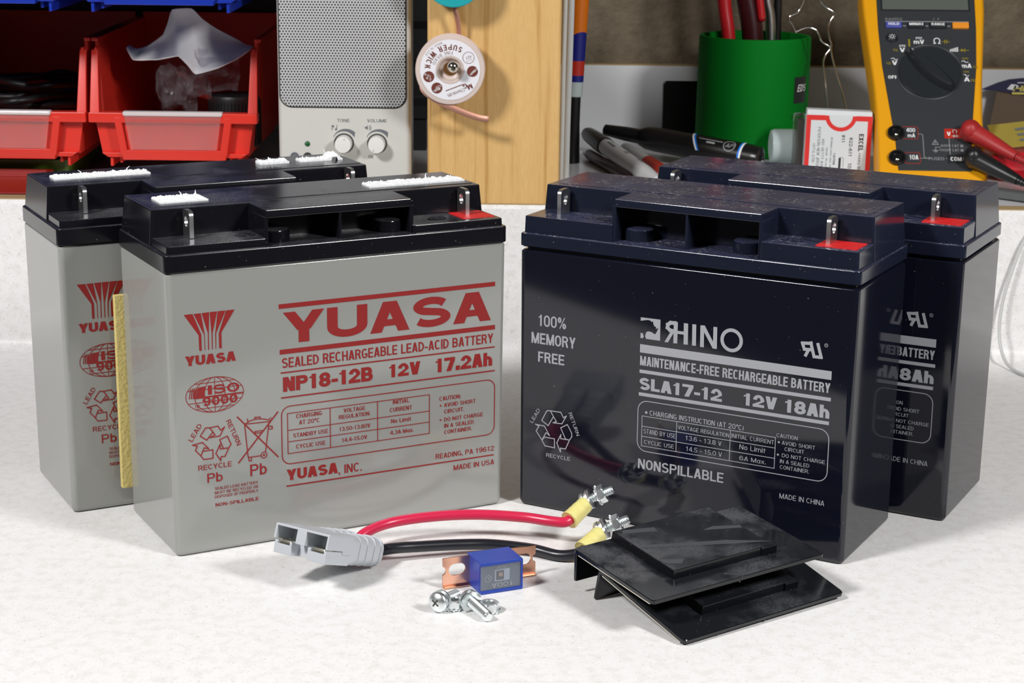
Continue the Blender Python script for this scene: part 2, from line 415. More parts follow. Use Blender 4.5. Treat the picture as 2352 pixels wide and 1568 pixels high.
        for a, b in ((.27, 0), (.27, .5), (.73, .5), (.73, 1)): D(w*a - k*.5, 0, (w - k)*b, h, k)
    elif ch == 'X': D(0, 0, w - k, h, k); D(w - k, 0, 0, h, k)
    elif ch == 'Y': R(w/2 - t/2, 0, w/2 + t/2, h*.46); D(w/2 - k*.55, h*.40, 0, h, k); D(w/2 - k*.45, h*.40, w - k, h, k)
    elif ch == 'Z': R(0, 0, w, th); R(0, h - th, w, h); D(0, th, w - k*1.1, h - th, k*1.1)
    elif ch == '0': O(0, 0, w, h)
    elif ch == '1': R(w*.55 - t/2, 0, w*.55 + t/2, h); P.append([(w*.08, h*.70), (w*.55, h*.78), (w*.55, h), (w*.50, h), (w*.38, h*.87), (w*.08, h*.82)])
    elif ch == '2': E(w/2, h - w*.5, w/2, w*.5, 0, 170); R(0, 0, w, th); P.append([(0, th*.9), (t*1.3, th*.9), (w, h - w*.5), (w - t, h - w*.5)])
    elif ch == '3':
        for a, b in ((h*.5 - th/2, h), (0, h*.5 + th/2)): E(w/2, (a + b)/2, w/2, (b - a)/2, -90 if a > 0 else -160, 160 if a > 0 else 90)
    elif ch == '4': R(w*.62, 0, w*.62 + t, h); R(0, h*.22, w, h*.22 + th); D(0, h*.22 + th, w*.62 - k*.3, h, k)
    elif ch == '5': R(w*.1, h - th, w*.95, h); R(w*.08, h*.45, w*.08 + t*.8, h - th); E(w/2, h*.31, w/2, h*.31, -160, 130)
    elif ch == '6': O(0, 0, w, h*.62); E(w/2, h*.55, w/2, h*.45, 35, 180); R(0, h*.3, t, h*.56)
    elif ch == '7': R(0, h - th, w, h); D(w*.2, 0, w - k*1.1, h - th, k*1.1)
    elif ch == '8': O(w*.04, h*.5 - th*.5, w*.96, h); O(0, 0, w, h*.5 + th*.5)
    elif ch == '9': O(0, h*.38, w, h); E(w/2, h*.45, w/2, h*.45, -145, 0); R(w - t, h*.44, w, h*.7)
    elif ch in 'abdpqgoce':
        O(0, 0, w, x, 30 if ch == 'c' else None) if ch != 'e' else (E(w/2, x/2, w/2, x/2, 0, 320), R(t*.5, x*.5 - th*.4, w - t*.2, x*.5 + th*.4))
        if ch in 'b': R(0, 0, t, h)
        if ch in 'd': R(w - t, 0, w, h)
        if ch in 'a': R(w - t, 0, w, x)
        if ch == 'p': R(0, -h*.25, t, x)
        if ch in 'gq': R(w - t, -h*.15, w, x)
        if ch == 'g': E(w/2, -h*.08, w/2, h*.17, 190, 360)
    elif ch in 'hnm':
        R(0, 0, t, h if ch == 'h' else x); a = w if ch != 'm' else (w + t)/2
        for q in ((0, a),) if ch != 'm' else ((0, a), (a - t, w)): E((q[0]+q[1])/2, x - (q[1]-q[0])/2, (q[1]-q[0])/2, (q[1]-q[0])/2, 0, 150); R(q[1] - t, 0, q[1], x - (q[1]-q[0])/2)
    elif ch == 'u': R(0, w/2, t, x); R(w - t, 0, w, x); E(w/2, w/2, w/2, w/2, 180, 360)
    elif ch == 'r': R(0, 0, t, x); E(w*.75, x - w*.75, w*.75, w*.75, 80, 170)
    elif ch == 't': R(w*.3, 0, w*.3 + t, h*.92); R(0, x - th, w, x)
    elif ch == 'f': R(w*.3, 0, w*.3 + t, h); R(0, x - th, w, x); R(w*.3, h - th, w, h)
    elif ch == 'i': R(0, 0, t, x); R(0, h*.86, t, h)
    elif ch == 'l': R(0, 0, t, h)
    elif ch == 's': S_(0, 0, w, x)
    elif ch == 'x': D(0, 0, w - k, x, k); D(w - k, 0, 0, x, k)
    elif ch == 'y': D(w*.2, -h*.25, w - k, x, k); D(w/2 - k*.2, x*.1, 0, x, k)
    elif ch == 'v': D(w/2 - k*.6, 0, 0, x, k); D(w/2 - k*.4, 0, w - k, x, k)
    elif ch == 'z': R(0, 0, w, th); R(0, x - th, w, x); D(0, th, w - k, x - th, k)
    elif ch == '.': R(0, 0, t, t)
    elif ch == ',': R(0, 0, t, t); D(0, -t*.9, t*.4, 0, t*.5)
    elif ch == ':': R(0, 0, t, t); R(0, x - t, t, x)
    elif ch == '-': R(0, h*.36 - th/2, w, h*.36 + th/2)
    elif ch == '~': E(w*.25, h*.35, w*.25 + t*.4, h*.14, 20, 160); E(w*.75, h*.41, w*.25 + t*.4, h*.14, 200, 340)
    elif ch == '(': E(w*1.3, h*.42, w*1.3, h*.62, 130, 230)
    elif ch == ')': E(-w*.3, h*.42, w*1.3, h*.62, -50, 50)
    elif ch == '°': E(w/2, h*.8, w/2, h*.2, 0, 360)
    elif ch == '%': E(w*.22, h*.75, w*.22, h*.25, 0, 360); E(w*.78, h*.25, w*.22, h*.25, 0, 360); D(w*.2, 0, w*.75, h, t*.6)
    elif ch == '#':
        for q in (.2, .6): D(w*(q - .05), 0, w*(q + .05), h, t*.8)
        for q in (.28, .62): R(0, h*q, w, h*q + th*.8)
    elif ch == '"': R(0, h*.65, t*.7, h); R(w - t*.7, h*.65, w, h)
    elif ch == '/': D(0, 0, w - k, h, k)
    return P
def gwidth(ch, t):
    """natural width for cap height 1"""
    if ch in 'Iil.,:': return t
    if ch in _W: return _W[ch]
    if ch in '-~': return .34
    if ch in '()"': return .24
    if ch == '°': return .34
    if ch == '%': return .9
    if ch == ' ': return .26
    if ch == '1': return .50
    return .64 if (ch.isupper() or ch.isdigit() or ch == '#') else .54
class Print(MB):
    """ink laid on a surface; overlapping strokes get hair-thin separate heights"""
    def __init__(s, fn, sgn=1): super().__init__(); s.fn = fn; s.sgn = sgn; s.k = 0
    def p(s, u, v):
        q = Vector(s.fn(u, v))
        if s.sgn:
            n = (Vector(s.fn(u + .01, v)) - q).cross(Vector(s.fn(u, v + .01)) - q)
            if n.length > 1e-12: q = q + n.normalized()*(s.sgn*.004*s.k)
        return s.v(q)
    def poly(s, pts): s.f([s.p(*q) for q in pts]); s.k = (s.k + 1) % 14; return s
    def bar(s, u0, v0, u1, v1): return s.poly([(u0, v0), (u1, v0), (u1, v1), (u0, v1)])
    def stroke(s, pts, w, closed=False):
        P = [Vector(q) for q in pts]
        if closed: P.append(P[0])
        for a, b in zip(P, P[1:]):
            d = b - a
            if d.length < 1e-6: continue
            d.normalize(); n = Vector((-d.y, d.x))*w/2; e = d*w*.42
            s.poly([a - e - n, b + e - n, b + e + n, a - e + n])
        return s
    def ell(s, c, rx, ry, w, a0=0, a1=360, n=40):
        for i in range(n):
            q = [math.radians(a0 + (a1-a0)*(i+k)/n) for k in (0, 1)]
            s.poly([(c[0]+(rx+o)*math.cos(a), c[1]+(ry+o)*math.sin(a)) for a, o in ((q[0], -w/2), (q[1], -w/2), (q[1], w/2), (q[0], w/2))])
        return s
    def disc(s, c, r, n=32): return s.poly(circ(c, r, n))
    def rrect(s, u0, v0, u1, v1, r, w):
        pts = []
        for cx, cy, a0 in ((u1-r, v1-r, 0), (u0+r, v1-r, 90), (u0+r, v0+r, 180), (u1-r, v0+r, 270)):
            for k in range(6):
                a = math.radians(a0 + 18*k); pts.append((cx + r*math.cos(a), cy + r*math.sin(a)))
        return s.stroke(pts, w, True)
    def text(s, txt, u, v, h, w=None, bold=0.012, rot=0.0, align='l', skew=0.0, mirror=False):
        """baseline start (u, v), cap height h, total width w (None = natural)"""
        tr = .105 + 2.9*bold; gap = max(.045, .12 - 1.4*bold)
        nat = [gwidth(q, tr) for q in txt]; tot = sum(nat) + gap*(len(txt) - 1)
        fx = (w/(tot*h)) if w else 1.0
        t = tr*h*min(1.35, max(.72, fx**.6)); th = tr*h*.9*min(1.0, max(.8, fx**.3))
        W = tot*h*fx; x = {'l': 0, 'c': -W/2, 'r': -W}[align]
        c, sn = math.cos(math.radians(rot)), math.sin(math.radians(rot))
        for q, k in zip(txt, nat):
            gw = k*h*fx
            if q != ' ':
                for poly in glyph(q, gw, h, min(t, gw) if q not in 'Iil.,:' else gw, th):
                    vs = []
                    for a, b in poly:
                        a += x + b*skew
                        if mirror: a = -a
                        vs.append(s.p(u + a*c - b*sn, v + a*sn + b*c))
                    s.f(vs); s.k = (s.k + 1) % 14
            x += gw + gap*h*fx
        return s
    def arc_text(s, txt, c, r, a_mid, h, span, bold=0.012, inward=False):
        """characters set round a circle, tops outward (or inward); angles in degrees"""
        wd = [gwidth(q, .14) + .13 for q in txt]; tot = sum(wd); acc = 0
        for ch, k in zip(txt, wd):
            q = (acc + k/2)/tot - 0.5; acc += k
            if ch == ' ': continue
            a = a_mid + (q*span if inward else -q*span); rad = math.radians(a)
            s.text(ch, c[0] + r*math.cos(rad), c[1] + r*math.sin(rad), h, bold=bold, rot=a + 90 if inward else a - 90, align='c')
        return s
    def build(s, name, mats, parent=None, xf=None):
        return super().build(name, mats, parent, angle=0, recalc=False, xf=xf)

# ---- things
def tag(o, label, cat, group=None, kind=None):
    if label: o['label'] = label
    if cat: o['category'] = cat
    if group: o['group'] = group
    if kind: o['kind'] = kind
    return o
def thing(name, label, cat, loc=(0, 0, 0), rot=(0, 0, 0), group=None, M=None):
    o = bpy.data.objects.new(name, None); o.empty_display_size = 0.02; COL.objects.link(o)
    if M is not None: o.matrix_world = Matrix.Translation(Vector(loc)*S) @ M.to_4x4()
    else: o.location = Vector(loc)*S; o.rotation_euler = rot
    return tag(o, label, cat, group)
def copy_tree(o, parent=None):
    c = o.copy(); COL.objects.link(c)
    if parent: c.parent = parent
    for ch in [q for q in o.children]: copy_tree(ch, c)
    return c
random.seed(4)

# ---------------------------------------------------------------- the setting
# worktop with its coved upstand in one piece: profile in (y, z)
prof = [(646, -6), (646.8, -2.6), (649.2, -.6), (652, 0), (1236, 0)]
for i in range(1, 9):
    a = -math.pi/2 + math.pi/2*i/8
    prof.append((1236 + 10*math.cos(a), 10 + 10*math.sin(a)))
prof += [(1246, 101.5), (1248, 104), (1262, 104), (1262, -38), (649, -38), (646, -35)]
MB().prism(prof, -1100, 1100, 'x').build('countertop', M_counter, angle=25)
ct = bpy.data.objects['countertop']
tag(ct, 'white speckled countertop with a coved upstand along its back', 'countertop')
lb = MB(); lb.mi = 0; lb.box(-1100, 1100, 1262.2, 1598, 86, 104)
lb.mi = 1; lb.box(-1100, 1100, 1248.2, 1262, 104.05, 104.7)
shelf = lb.build('shelf', [M_white_gloss, M_board_edge])
tag(shelf, 'white laminate shelf behind the countertop upstand with a raw tan front edge', 'shelf')
o = MB().box(-1300, 1300, 1600, 1640, -400, 1500).build('wall_back', M_wall); o['kind'] = 'structure'
o = MB().box(-2500, 2500, -1500, 1640, -905, -900).build('floor', mat('dark_floor', (0.05, 0.042, 0.036), 0.7)); o['kind'] = 'structure'
tb = MB(); tb.box(-1100, 1100, 1590, 1599.8, 104.2, 162.0); tb.mi = 1; tb.box(-1100, 1100, 1590, 1599.8, 162.0, 163.0)
o = tb.build('trim_1', [M_white_gloss, M_board_edge]); o['kind'] = 'structure'

# ---------------------------------------------------------------- batteries
def case_y(z, zt, t, hy): return -(hy - t*(1 - z/zt)) - 0.10
def holed_tab(mb, x, y0, y1, z0, z1, hz, hr, th, hry=None):
    c = ((y0 + y1)/2, hz)
    out = ray_loop(c, y0, y1, z0, z1, 48, 1.6)
    mb.holed(out, circ(c, hr, 48, hry), x - th/2, x + th/2, lambda p, t_: (t_, p[0], p[1]))
def battery(root, P):
    z1, z2, z3, z4, t = P['z1'], P['z2'], P['z3'], P['z4'], P['t']
    ch = P['case_top']; cx, cy = 90.5 - P['ci'], 38 - P['ci']
    case = MB()
    case.loft([rr(cx - t - 2.2, cy - t - 2.2, 2, 0), rr(cx - t - .8, cy - t - .8, 2.4, 0.6), rr(cx - t, cy - t, 3, 2.4), rr(cx, cy, 3, ch - 0.9), rr(cx - 0.9, cy - 0.9, 2.6, ch), rr(cx - 2.5, cy - 2.5, 2, ch + 0.2), rr(cx - 2.5, cy - 2.5, 2, z1 + 1)])
    case.build('case', P['case_mat'], root, 50)
    lid = MB()
    lid.loft([rr(89.8, 37.3, 3, z1), rr(90.5, 38, 3, z1 + 0.6), rr(90.5, 38, 3, z2 - 0.9), rr(90.2, 37.7, 2.8, z2 - 0.3), rr(89.5, 37, 2.5, z2)])
    p = P['p']; uy = P['uy']; bk = P['bk']; cl = P['cl']
    # base step all round, then the terminal platforms and the tall rear block
    def drafted(x0, x1, y0, y1, a, b, dr=0.7, r=0.9, dx=(1, 1), dy=(1, 1)):
        def ring(z, i, rr_): return rr((x1 - x0 - (dx[0]+dx[1])*i)/2, (y1 - y0 - (dy[0]+dy[1])*i)/2, rr_, z, 4, (x0 + dx[0]*i + x1 - dx[1]*i)/2, (y0 + dy[0]*i + y1 - dy[1]*i)/2)
        lid.loft([ring(a, 0, r + 0.5), ring(b - 0.7, dr, r + 0.4), ring(b - 0.2, dr + 0.2, r + .2), ring(b, dr + 0.75, r)])
    for s in (-1, 1):
        a, b = (-90.5 + p, -cl + 1) if s < 0 else (cl - 1, 90.5 - p)
        drafted(a, b, -38 + p, uy + 2, z2 - 0.5, z3, 0.25)
    drafted(-90.5 + 1.2, 90.5 - 1.2, uy - 0.6, 38 - P['p'], z2 - 0.5, z4, 1.5, dy=(.7, 1.6))
    # bridge over the vent recess
    yf = P['cy'] - 0.6
    lid.wedge([(-cl+.4, yf, z4 - 4.2), (cl-.4, yf, z4 - 4.2), (cl, uy + 1, z4 - 4.2), (-cl, uy + 1, z4 - 4.2), (-cl+1, yf + .5, z4 - 0.04), (cl-1, yf + .5, z4 - 0.04), (cl-.5, uy + 3, z4 - 0.04), (-cl+.5, uy + 3, z4 - 0.04)], 0.7)
    for x0, x1 in ((-cl + .05, -cl + 2.1), (cl - 2.1, cl - .05), (-0.5, 0.9)):
        lid.box(x0, x1, yf + (0.1 if abs(x0) > 5 else .6), uy + 1, z2 - 0.5, z4 - 3.5, 0.3)
    # raised cover plate on the top: its edge shows as a fine line
    a = P['plate']; lid.loft([rr((a[1]-a[0])/2, (a[3]-a[2])/2, 1, z4 - 0.2, 3, (a[0]+a[1])/2, (a[2]+a[3])/2), rr((a[1]-a[0])/2, (a[3]-a[2])/2, 1, z4 + 0.16, 3, (a[0]+a[1])/2, (a[2]+a[3])/2), rr((a[1]-a[0])/2-.2, (a[3]-a[2])/2-.2, 1, z4 + 0.28, 3, (a[0]+a[1])/2, (a[2]+a[3])/2)])
    # moulding parting line on the rim
    for x in (-cl, cl): lid.box(x - 0.12, x + 0.12, -38.06, -37.5, z1 + 0.6, z2 - .7)
    lid.build('lid', P['lid_mat'], root, 40)
    for x, pol in ((P['tx'][0], '-'), (P['tx'][1], '+')):
        m = MB(); holed_tab(m, x, P['ty'], P['ty'] + 10, z3 - 0.5, z3 + P['th'], z3 + P['th'] - 5.6, 2.6, 2.1)
        m.build('terminal', M_tab, root)
        # polarity mark moulded in the platform
        m = MB(); mx = x + (26 if x < 0 else -18); my = (uy - 38)/2 + 1
        m.loft([circ_ring(mx, my, 5.2, 3.4, z3 - .02), circ_ring(mx, my, 5.2, 3.4, z3 + .35), circ_ring(mx, my, 4.6, 2.8, z3 + .35), circ_ring(mx, my, 4.6, 2.8, z3 - .02)], (False, False))
        m.box(mx - 2.6, mx + 2.6, my - .4, my + .4, z3 - .02, z3 + .35)
        if pol == '+': m.box(mx - .4, mx + .4, my - 2, my + 2, z3 - .02, z3 + .34)
        m.build('polarity_mark', P['lid_mat'], root)
    r = P['red']; m = MB(); m.loft([rr((r[1]-r[0])/2, (r[3]-r[2])/2, .6, z3 - .05, 3, (r[0]+r[1])/2, (r[2]+r[3])/2), rr((r[1]-r[0])/2, (r[3]-r[2])/2, .6, z3 + .3, 3, (r[0]+r[1])/2, (r[2]+r[3])/2)])
    q = m.build('terminal_paint', M_red_paint, root); q['label'] = 'red painted patch round the positive terminal'
    for x in P['vents']:
        m = MB(); m.lathe([(7.4, z2 - .3), (7.4, z2 + 4.6), (7.0, z2 + 5.6), (5.8, z2 + 6.2), (0, z2 + 6.2)], (x, -22.5, 0), n=40)
        m.build('vent_cap', P['lid_mat'], root)
def circ_ring(cx, cy, rx, ry, z, n=28): return [(cx + rx*math.cos(2*math.pi*i/n), cy + ry*math.sin(2*math.pi*i/n), z) for i in range(n)]

PY = dict(z1=141.2, z2=150.0, z3=153.9, z4=167.3, t=0.85, ci=0.5, case_top=141.0, case_mat=M_case_grey, lid_mat=M_lid_black, p=1.9, uy=-12.0, bk=33.5, cl=39.4, cy=-33.4,
          plate=(-86.3, 86.3, -6.5, 31), tx=(-71.7, 75.0), ty=-22.7, th=13.4, red=(68.5, 86.3, -31.5, -13.2), vents=(-30, 30))
PR = dict(z1=139.3, z2=146.4, z3=155.1, z4=168.1, t=0.6, ci=0.3, case_top=137.6, case_mat=M_case_navy, lid_mat=M_navy, p=1.8, uy=-14.0, bk=34, cl=40.0, cy=-34.0,
          plate=(-83, 84, -9, 17), tx=(-74.1, 69.6), ty=-25.7, th=12.8, red=(65.4, 85.9, -32.2, -15.0), vents=(-30, 28))

Y_FAN = [[(-81.8, 121.0), (-77.5, 121.0), (-73.5, 110.6), (-73.5, 102.6), (-74.7, 102.7), (-74.8, 110.3)], [(-77.0, 121.0), (-73.4, 121.0), (-71.8, 110.3), (-71.7, 102.7), (-72.0, 102.7), (-72.1, 110.2)], [(-73.0, 121.0), (-69.3, 121.1), (-69.8, 110.3), (-69.8, 102.7), (-70.3, 102.7), (-70.2, 110.9)], [(-69.0, 121.1), (-65.3, 121.1), (-67.9, 110.7), (-68.0, 102.7), (-68.4, 102.7), (-68.4, 110.7)], [(-65.0, 121.1), (-61.1, 121.1), (-66.1, 110.5), (-66.3, 102.7), (-66.6, 102.7), (-66.6, 110.2)], [(-60.8, 121.1), (-56.6, 121.1), (-63.5, 110.6), (-63.5, 102.8), (-64.8, 102.8), (-64.8, 110.3)]]
Y_REC = [[(-75.5, 60.2), (-72.7, 64.0), (-70.7, 63.8), (-69.1, 61.5), (-72.3, 57.8)], [(-70.7, 63.8), (-66.5, 64.1), (-65.2, 61.8), (-63.2, 63.2), (-65.6, 59.0), (-70.7, 58.8), (-68.1, 59.9)], [(-79.5, 56.2), (-74.5, 56.9), (-71.4, 53.3), (-73.7, 54.1), (-75.5, 50.2), (-78.1, 53.3), (-77.1, 55.4)], [(-74.5, 52.4), (-69.4, 52.5), (-69.4, 48.2), (-74.1, 48.2), (-75.5, 50.2)], [(-65.8, 57.1), (-61.9, 58.4), (-60.1, 54.1), (-61.3, 52.4), (-64.1, 52.4)], [(-61.3, 52.4), (-63.3, 48.3), (-65.3, 48.4), (-65.6, 46.4), (-67.9, 50.4), (-65.7, 54.7), (-65.6, 52.3)]]
Y_BIN = [[(-52.9, 62.6), (-51.5, 46.0), (-45.0, 46.0)], [(-40.3, 62.8), (-42.5, 47.5)], [(-52.7, 63.3), (-50.1, 64.6), (-46.8, 65.1), (-43.0, 64.6), (-40.1, 63.7)], [(-52.4, 63.2), (-40.1, 62.9)], [(-47.7, 65.4), (-47.7, 66.0), (-44.9, 65.9), (-44.9, 65.2)], [(-51.2, 45.8), (-51.1, 44.2), (-49.9, 44.1), (-49.9, 45.8)], [(-40.3, 60.4), (-38.8, 60.4), (-38.7, 59.1), (-40.4, 59.0)], [(-44.1, 57.8), (-47.5, 57.9), (-47.7, 58.8), (-43.9, 58.8), (-44.1, 57.8)], [(-51.4, 65.7), (-51.2, 64.4)]]
Y_X = [[(-56.5, 67.3), (-36.0, 44.2)], [(-35.7, 67.2), (-56.4, 44.0)]]
Y_WHEEL = [[(-43.3, 46.1), (-41.6, 45.8), (-39.5, 64.2)]]
Y_HATCH = [[(-79.5, 84.1), (-80.4, 79.5)], [(-78.6, 84.2), (-79.4, 79.5)], [(-77.7, 84.2), (-78.4, 79.5)], [(-76.7, 84.2), (-77.4, 79.5)], [(-75.7, 84.2), (-76.6, 79.5)], [(-74.9, 84.3), (-75.7, 79.7)], [(-74.2, 84.3), (-74.9, 79.7)], [(-73.4, 84.3), (-74.1, 79.8)], [(-72.7, 84.4), (-73.4, 79.8)]]
R_REC = [[(-76.1, 48.2), (-73.4, 53.5), (-72.6, 54.1), (-71.1, 54.2), (-69.3, 51.3), (-72.3, 46.0)], [(-71.1, 54.2), (-65.1, 54.3), (-63.5, 51.6), (-61.8, 52.8), (-64.3, 48.2), (-69.5, 48.0), (-67.5, 48.9), (-69.3, 51.3)], [(-79.8, 45.6), (-74.5, 45.4), (-71.4, 40.7), (-73.5, 42.0), (-75.8, 37.5), (-79.3, 42.0), (-77.7, 44.9)], [(-74.4, 39.4), (-68.5, 39.4), (-68.4, 34.5), (-74.0, 34.7), (-75.8, 37.5)], [(-65.0, 45.9), (-61.1, 48.3), (-58.6, 44.1), (-58.4, 42.2), (-59.8, 40.1), (-62.1, 40.3)], [(-59.8, 40.1), (-62.0, 34.9), (-64.9, 34.9), (-64.9, 32.8), (-67.1, 37.4), (-64.8, 42.3), (-64.9, 40.1)]]
R_HEAD = [[(-21.2, 110.5), (-10.5, 110.6), (-10.4, 99.8), (-18.0, 99.8), (-18.6, 101.1), (-18.1, 103.1), (-17.1, 103.8), (-15.3, 103.7), (-13.2, 102.7), (-12.4, 103.9), (-11.5, 106.3), (-12.1, 105.9), (-12.9, 105.6), (-12.8, 106.7), (-13.6, 106.7), (-14.4, 108.1), (-14.3, 108.8), (-15.0, 109.3), (-15.2, 108.7), (-16.2, 109.6), (-18.0, 109.5), (-21.2, 108.7)], [(-21.1, 102.5), (-19.8, 102.4), (-19.3, 100.6), (-20.0, 99.8), (-21.1, 99.9)]]
R_RH = [[(-3.3, 110.5), (-1.1, 110.5), (-1.1, 99.7), (-3.2, 99.5)], [(2.1, 110.5), (4.4, 110.5), (4.6, 99.8), (2.3, 99.7)], [(6.6, 110.5), (8.7, 110.6), (8.9, 99.8), (6.8, 99.7)], [(10.9, 110.5), (12.9, 110.5), (13.1, 99.6), (11.1, 99.6)], [(17.8, 110.6), (19.8, 110.7), (20.0, 99.7), (17.9, 99.7)], [(10.9, 110.5), (13.2, 110.7), (20.0, 99.7), (17.8, 99.7)], [(-1.3, 106.1), (2.6, 106.2), (2.7, 104.6), (-1.3, 104.6)], [(-4.8, 105.3), (-2.9, 105.3), (-6.1, 99.6), (-8.0, 99.5)]]
R_BOWL = [[(-2.5, 109.9), (-5.0, 109.7), (-6.5, 108.6), (-6.6, 107.0), (-5.1, 105.9), (-2.3, 105.6)]]
R_UR = [[(68.2, 109.0), (63.7, 108.6), (64.8, 105.7), (68.3, 105.9)], [(66.9, 105.6), (65.6, 102.8)], [(67.9, 109.3), (69.8, 102.7), (73.4, 102.8), (71.5, 109.0)]]

def yuasa_print(root):
    fn = lambda u, v: (u, case_y(v, 141.2, 0.85, 37.5), v)
    p = Print(fn)
    for q in Y_FAN: p.poly(q)
    p.text('YUASA', -81.8, 95.8, 4.8, 25.2, 0.055); p.text('TM', -77.7, 74.5, 1.6, 2.2)
    for rx in (14.5, 10.2, 5.2): p.ell((-67.6, 80.2), rx, 8.7, .34)
    p.stroke([(-67.6, 88.9), (-67.6, 71.5)], .3)
    for dz, hw in ((6.2, 10.2), (3.0, 13.6), (-3.3, 13.5), (-6.4, 9.8)): p.stroke([(-67.6 - hw, 80.2 + dz), (-67.6 + hw, 80.2 + dz)], .34)
    p.bar(-77.4, 79.0, -53.1, 79.8)
    for i, q in enumerate(Y_HATCH): p.stroke(q, .42 + .075*i)
    p.text('ISO', -71.0, 80.4, 4.6, 15.8, 0.035); p.text('9000', -73.8, 74.9, 4.4, 17.6, 0.035)
    for q in Y_REC: p.stroke(q, .55, True)
    p.text('LEAD', -79.6, 57.7, 2.4, 9.4, .015, rot=56); p.text('RETURN', -62.4, 66.0, 2.4, 14.4, .015, rot=-68)
    p.text('RECYCLE', -77.0, 42.8, 2.6, 17.0, .015)
    p.text('Pb', -72.6, 36.0, 4.7, 7.8, .015); p.text('Pb', -50.6, 36.2, 5.9, 8.6, .015)
    for q in Y_BIN: p.stroke(q, .5)
    for q in Y_X: p.stroke(q, .72)
    cx, cz = Y_WHEEL[0][0]; p.ell((cx, cz), 1.45, 1.55, .45); p.disc((cx, cz), .6); p.ell(Y_WHEEL[0][2], .55, .6, .3)
    for k, q in enumerate(('SEALED LEAD BATTERY', 'MUST BE RECYCLED OR', 'DISPOSED OF PROPERLY')): p.text(q, -69.0, 31.8 - 2.15*k, 1.45, 22.3, .012)
    p.text('NON-SPILLABLE', -68.8, 23.2, 1.75, 22.2, .025)
    p.bar(-34.2, 119.0, 83.6, 121.3); p.bar(-34.1, 96.1, 83.8, 98.5)
    p.text('YUASA', -32.1, 101.3, 15.6, 113.4, 0.055)
    p.text('SEALED RECHARGEABLE LEAD-ACID BATTERY', -33.1, 89.1, 5.0, 115.9, .02)
    p.bar(-33.8, 86.4, 83.8, 87.1); p.bar(-33.9, 73.7, 84, 74.4)
    p.text('NP18-12B', -32.7, 77.0, 7.4, 47.8, .05); p.text('12V', 23.8, 77.4, 6.7, 17.6, .05); p.text('17.2Ah', 49.7, 76.9, 7.2, 32.7, .05)
    p.rrect(-33.8, 39.6, 84.0, 69.4, 4.5, .5)
    for v in (65.7, 57.0, 51.1, 45.0): p.stroke([(-30.7, v), (46.5, v)], .4)
    for u in (-30.7, -8.1, 17.6, 46.5): p.stroke([(u, 45.0), (u, 65.7)], .4)
    for q, u, v, h, w in (('CHARGING', -26.1, 62.6, 2.2, 13.6), ('AT 20°C', -24.6, 59.2, 2.2, 10.9), ('STANDBY USE', -27.9, 52.9, 2.1, 18.5), ('CYCLIC USE', -26.4, 47.0, 2.1, 15.5),
        ('VOLTAGE', -0.8, 62.3, 2.1, 11.6), ('REGULATION', -3.4, 59.1, 2.1, 16.5), ('13.50-13.80V', -3.3, 52.8, 2.1, 16.8), ('14.4-15.0V', -2.0, 46.9, 2.1, 13.8),
        ('INITIAL', 26.1, 63.2, 2.1, 9.2), ('CURRENT', 24.4, 59.2, 2.2, 12.3), ('No Limit', 25.1, 53.2, 2.2, 11.1), ('4.3A Max.', 24.5, 47.2, 2.1, 13.2),
        ('CAUTION:', 52.2, 61.6, 2.2, 12.2), ('AVOID SHORT', 54.9, 58.0, 2.1, 18.1), ('CIRCUIT.', 54.9, 54.5, 2.1, 11.5), ('DO NOT CHARGE', 54.9, 50.2, 2.1, 22.4), ('IN A SEALED', 55.0, 46.8, 2.1, 17.0), ('CONTAINER.', 55.0, 43.4, 2.1, 16.0),
        ('READING, PA 19612', 50.2, 30.5, 2.7, 33.9), ('MADE IN USA', 60.5, 22.9, 2.8, 23.7)): p.text(q, u, v, h, w, .018)
    p.disc((52.9, 59.0), .5, 12); p.disc((52.9, 51.3), .5, 12)
    p.text('YUASA', -31.6, 31.1, 5.6, 27.3, .05); p.text(', INC.', -3.8, 30.4, 4.6, 12.6, .015)
    p.bar(-31.9, 27.8, 83.9, 28.5)
    o = p.build('printed_label', M_red_ink, root); o['label'] = 'red lettering and symbols printed on the front'
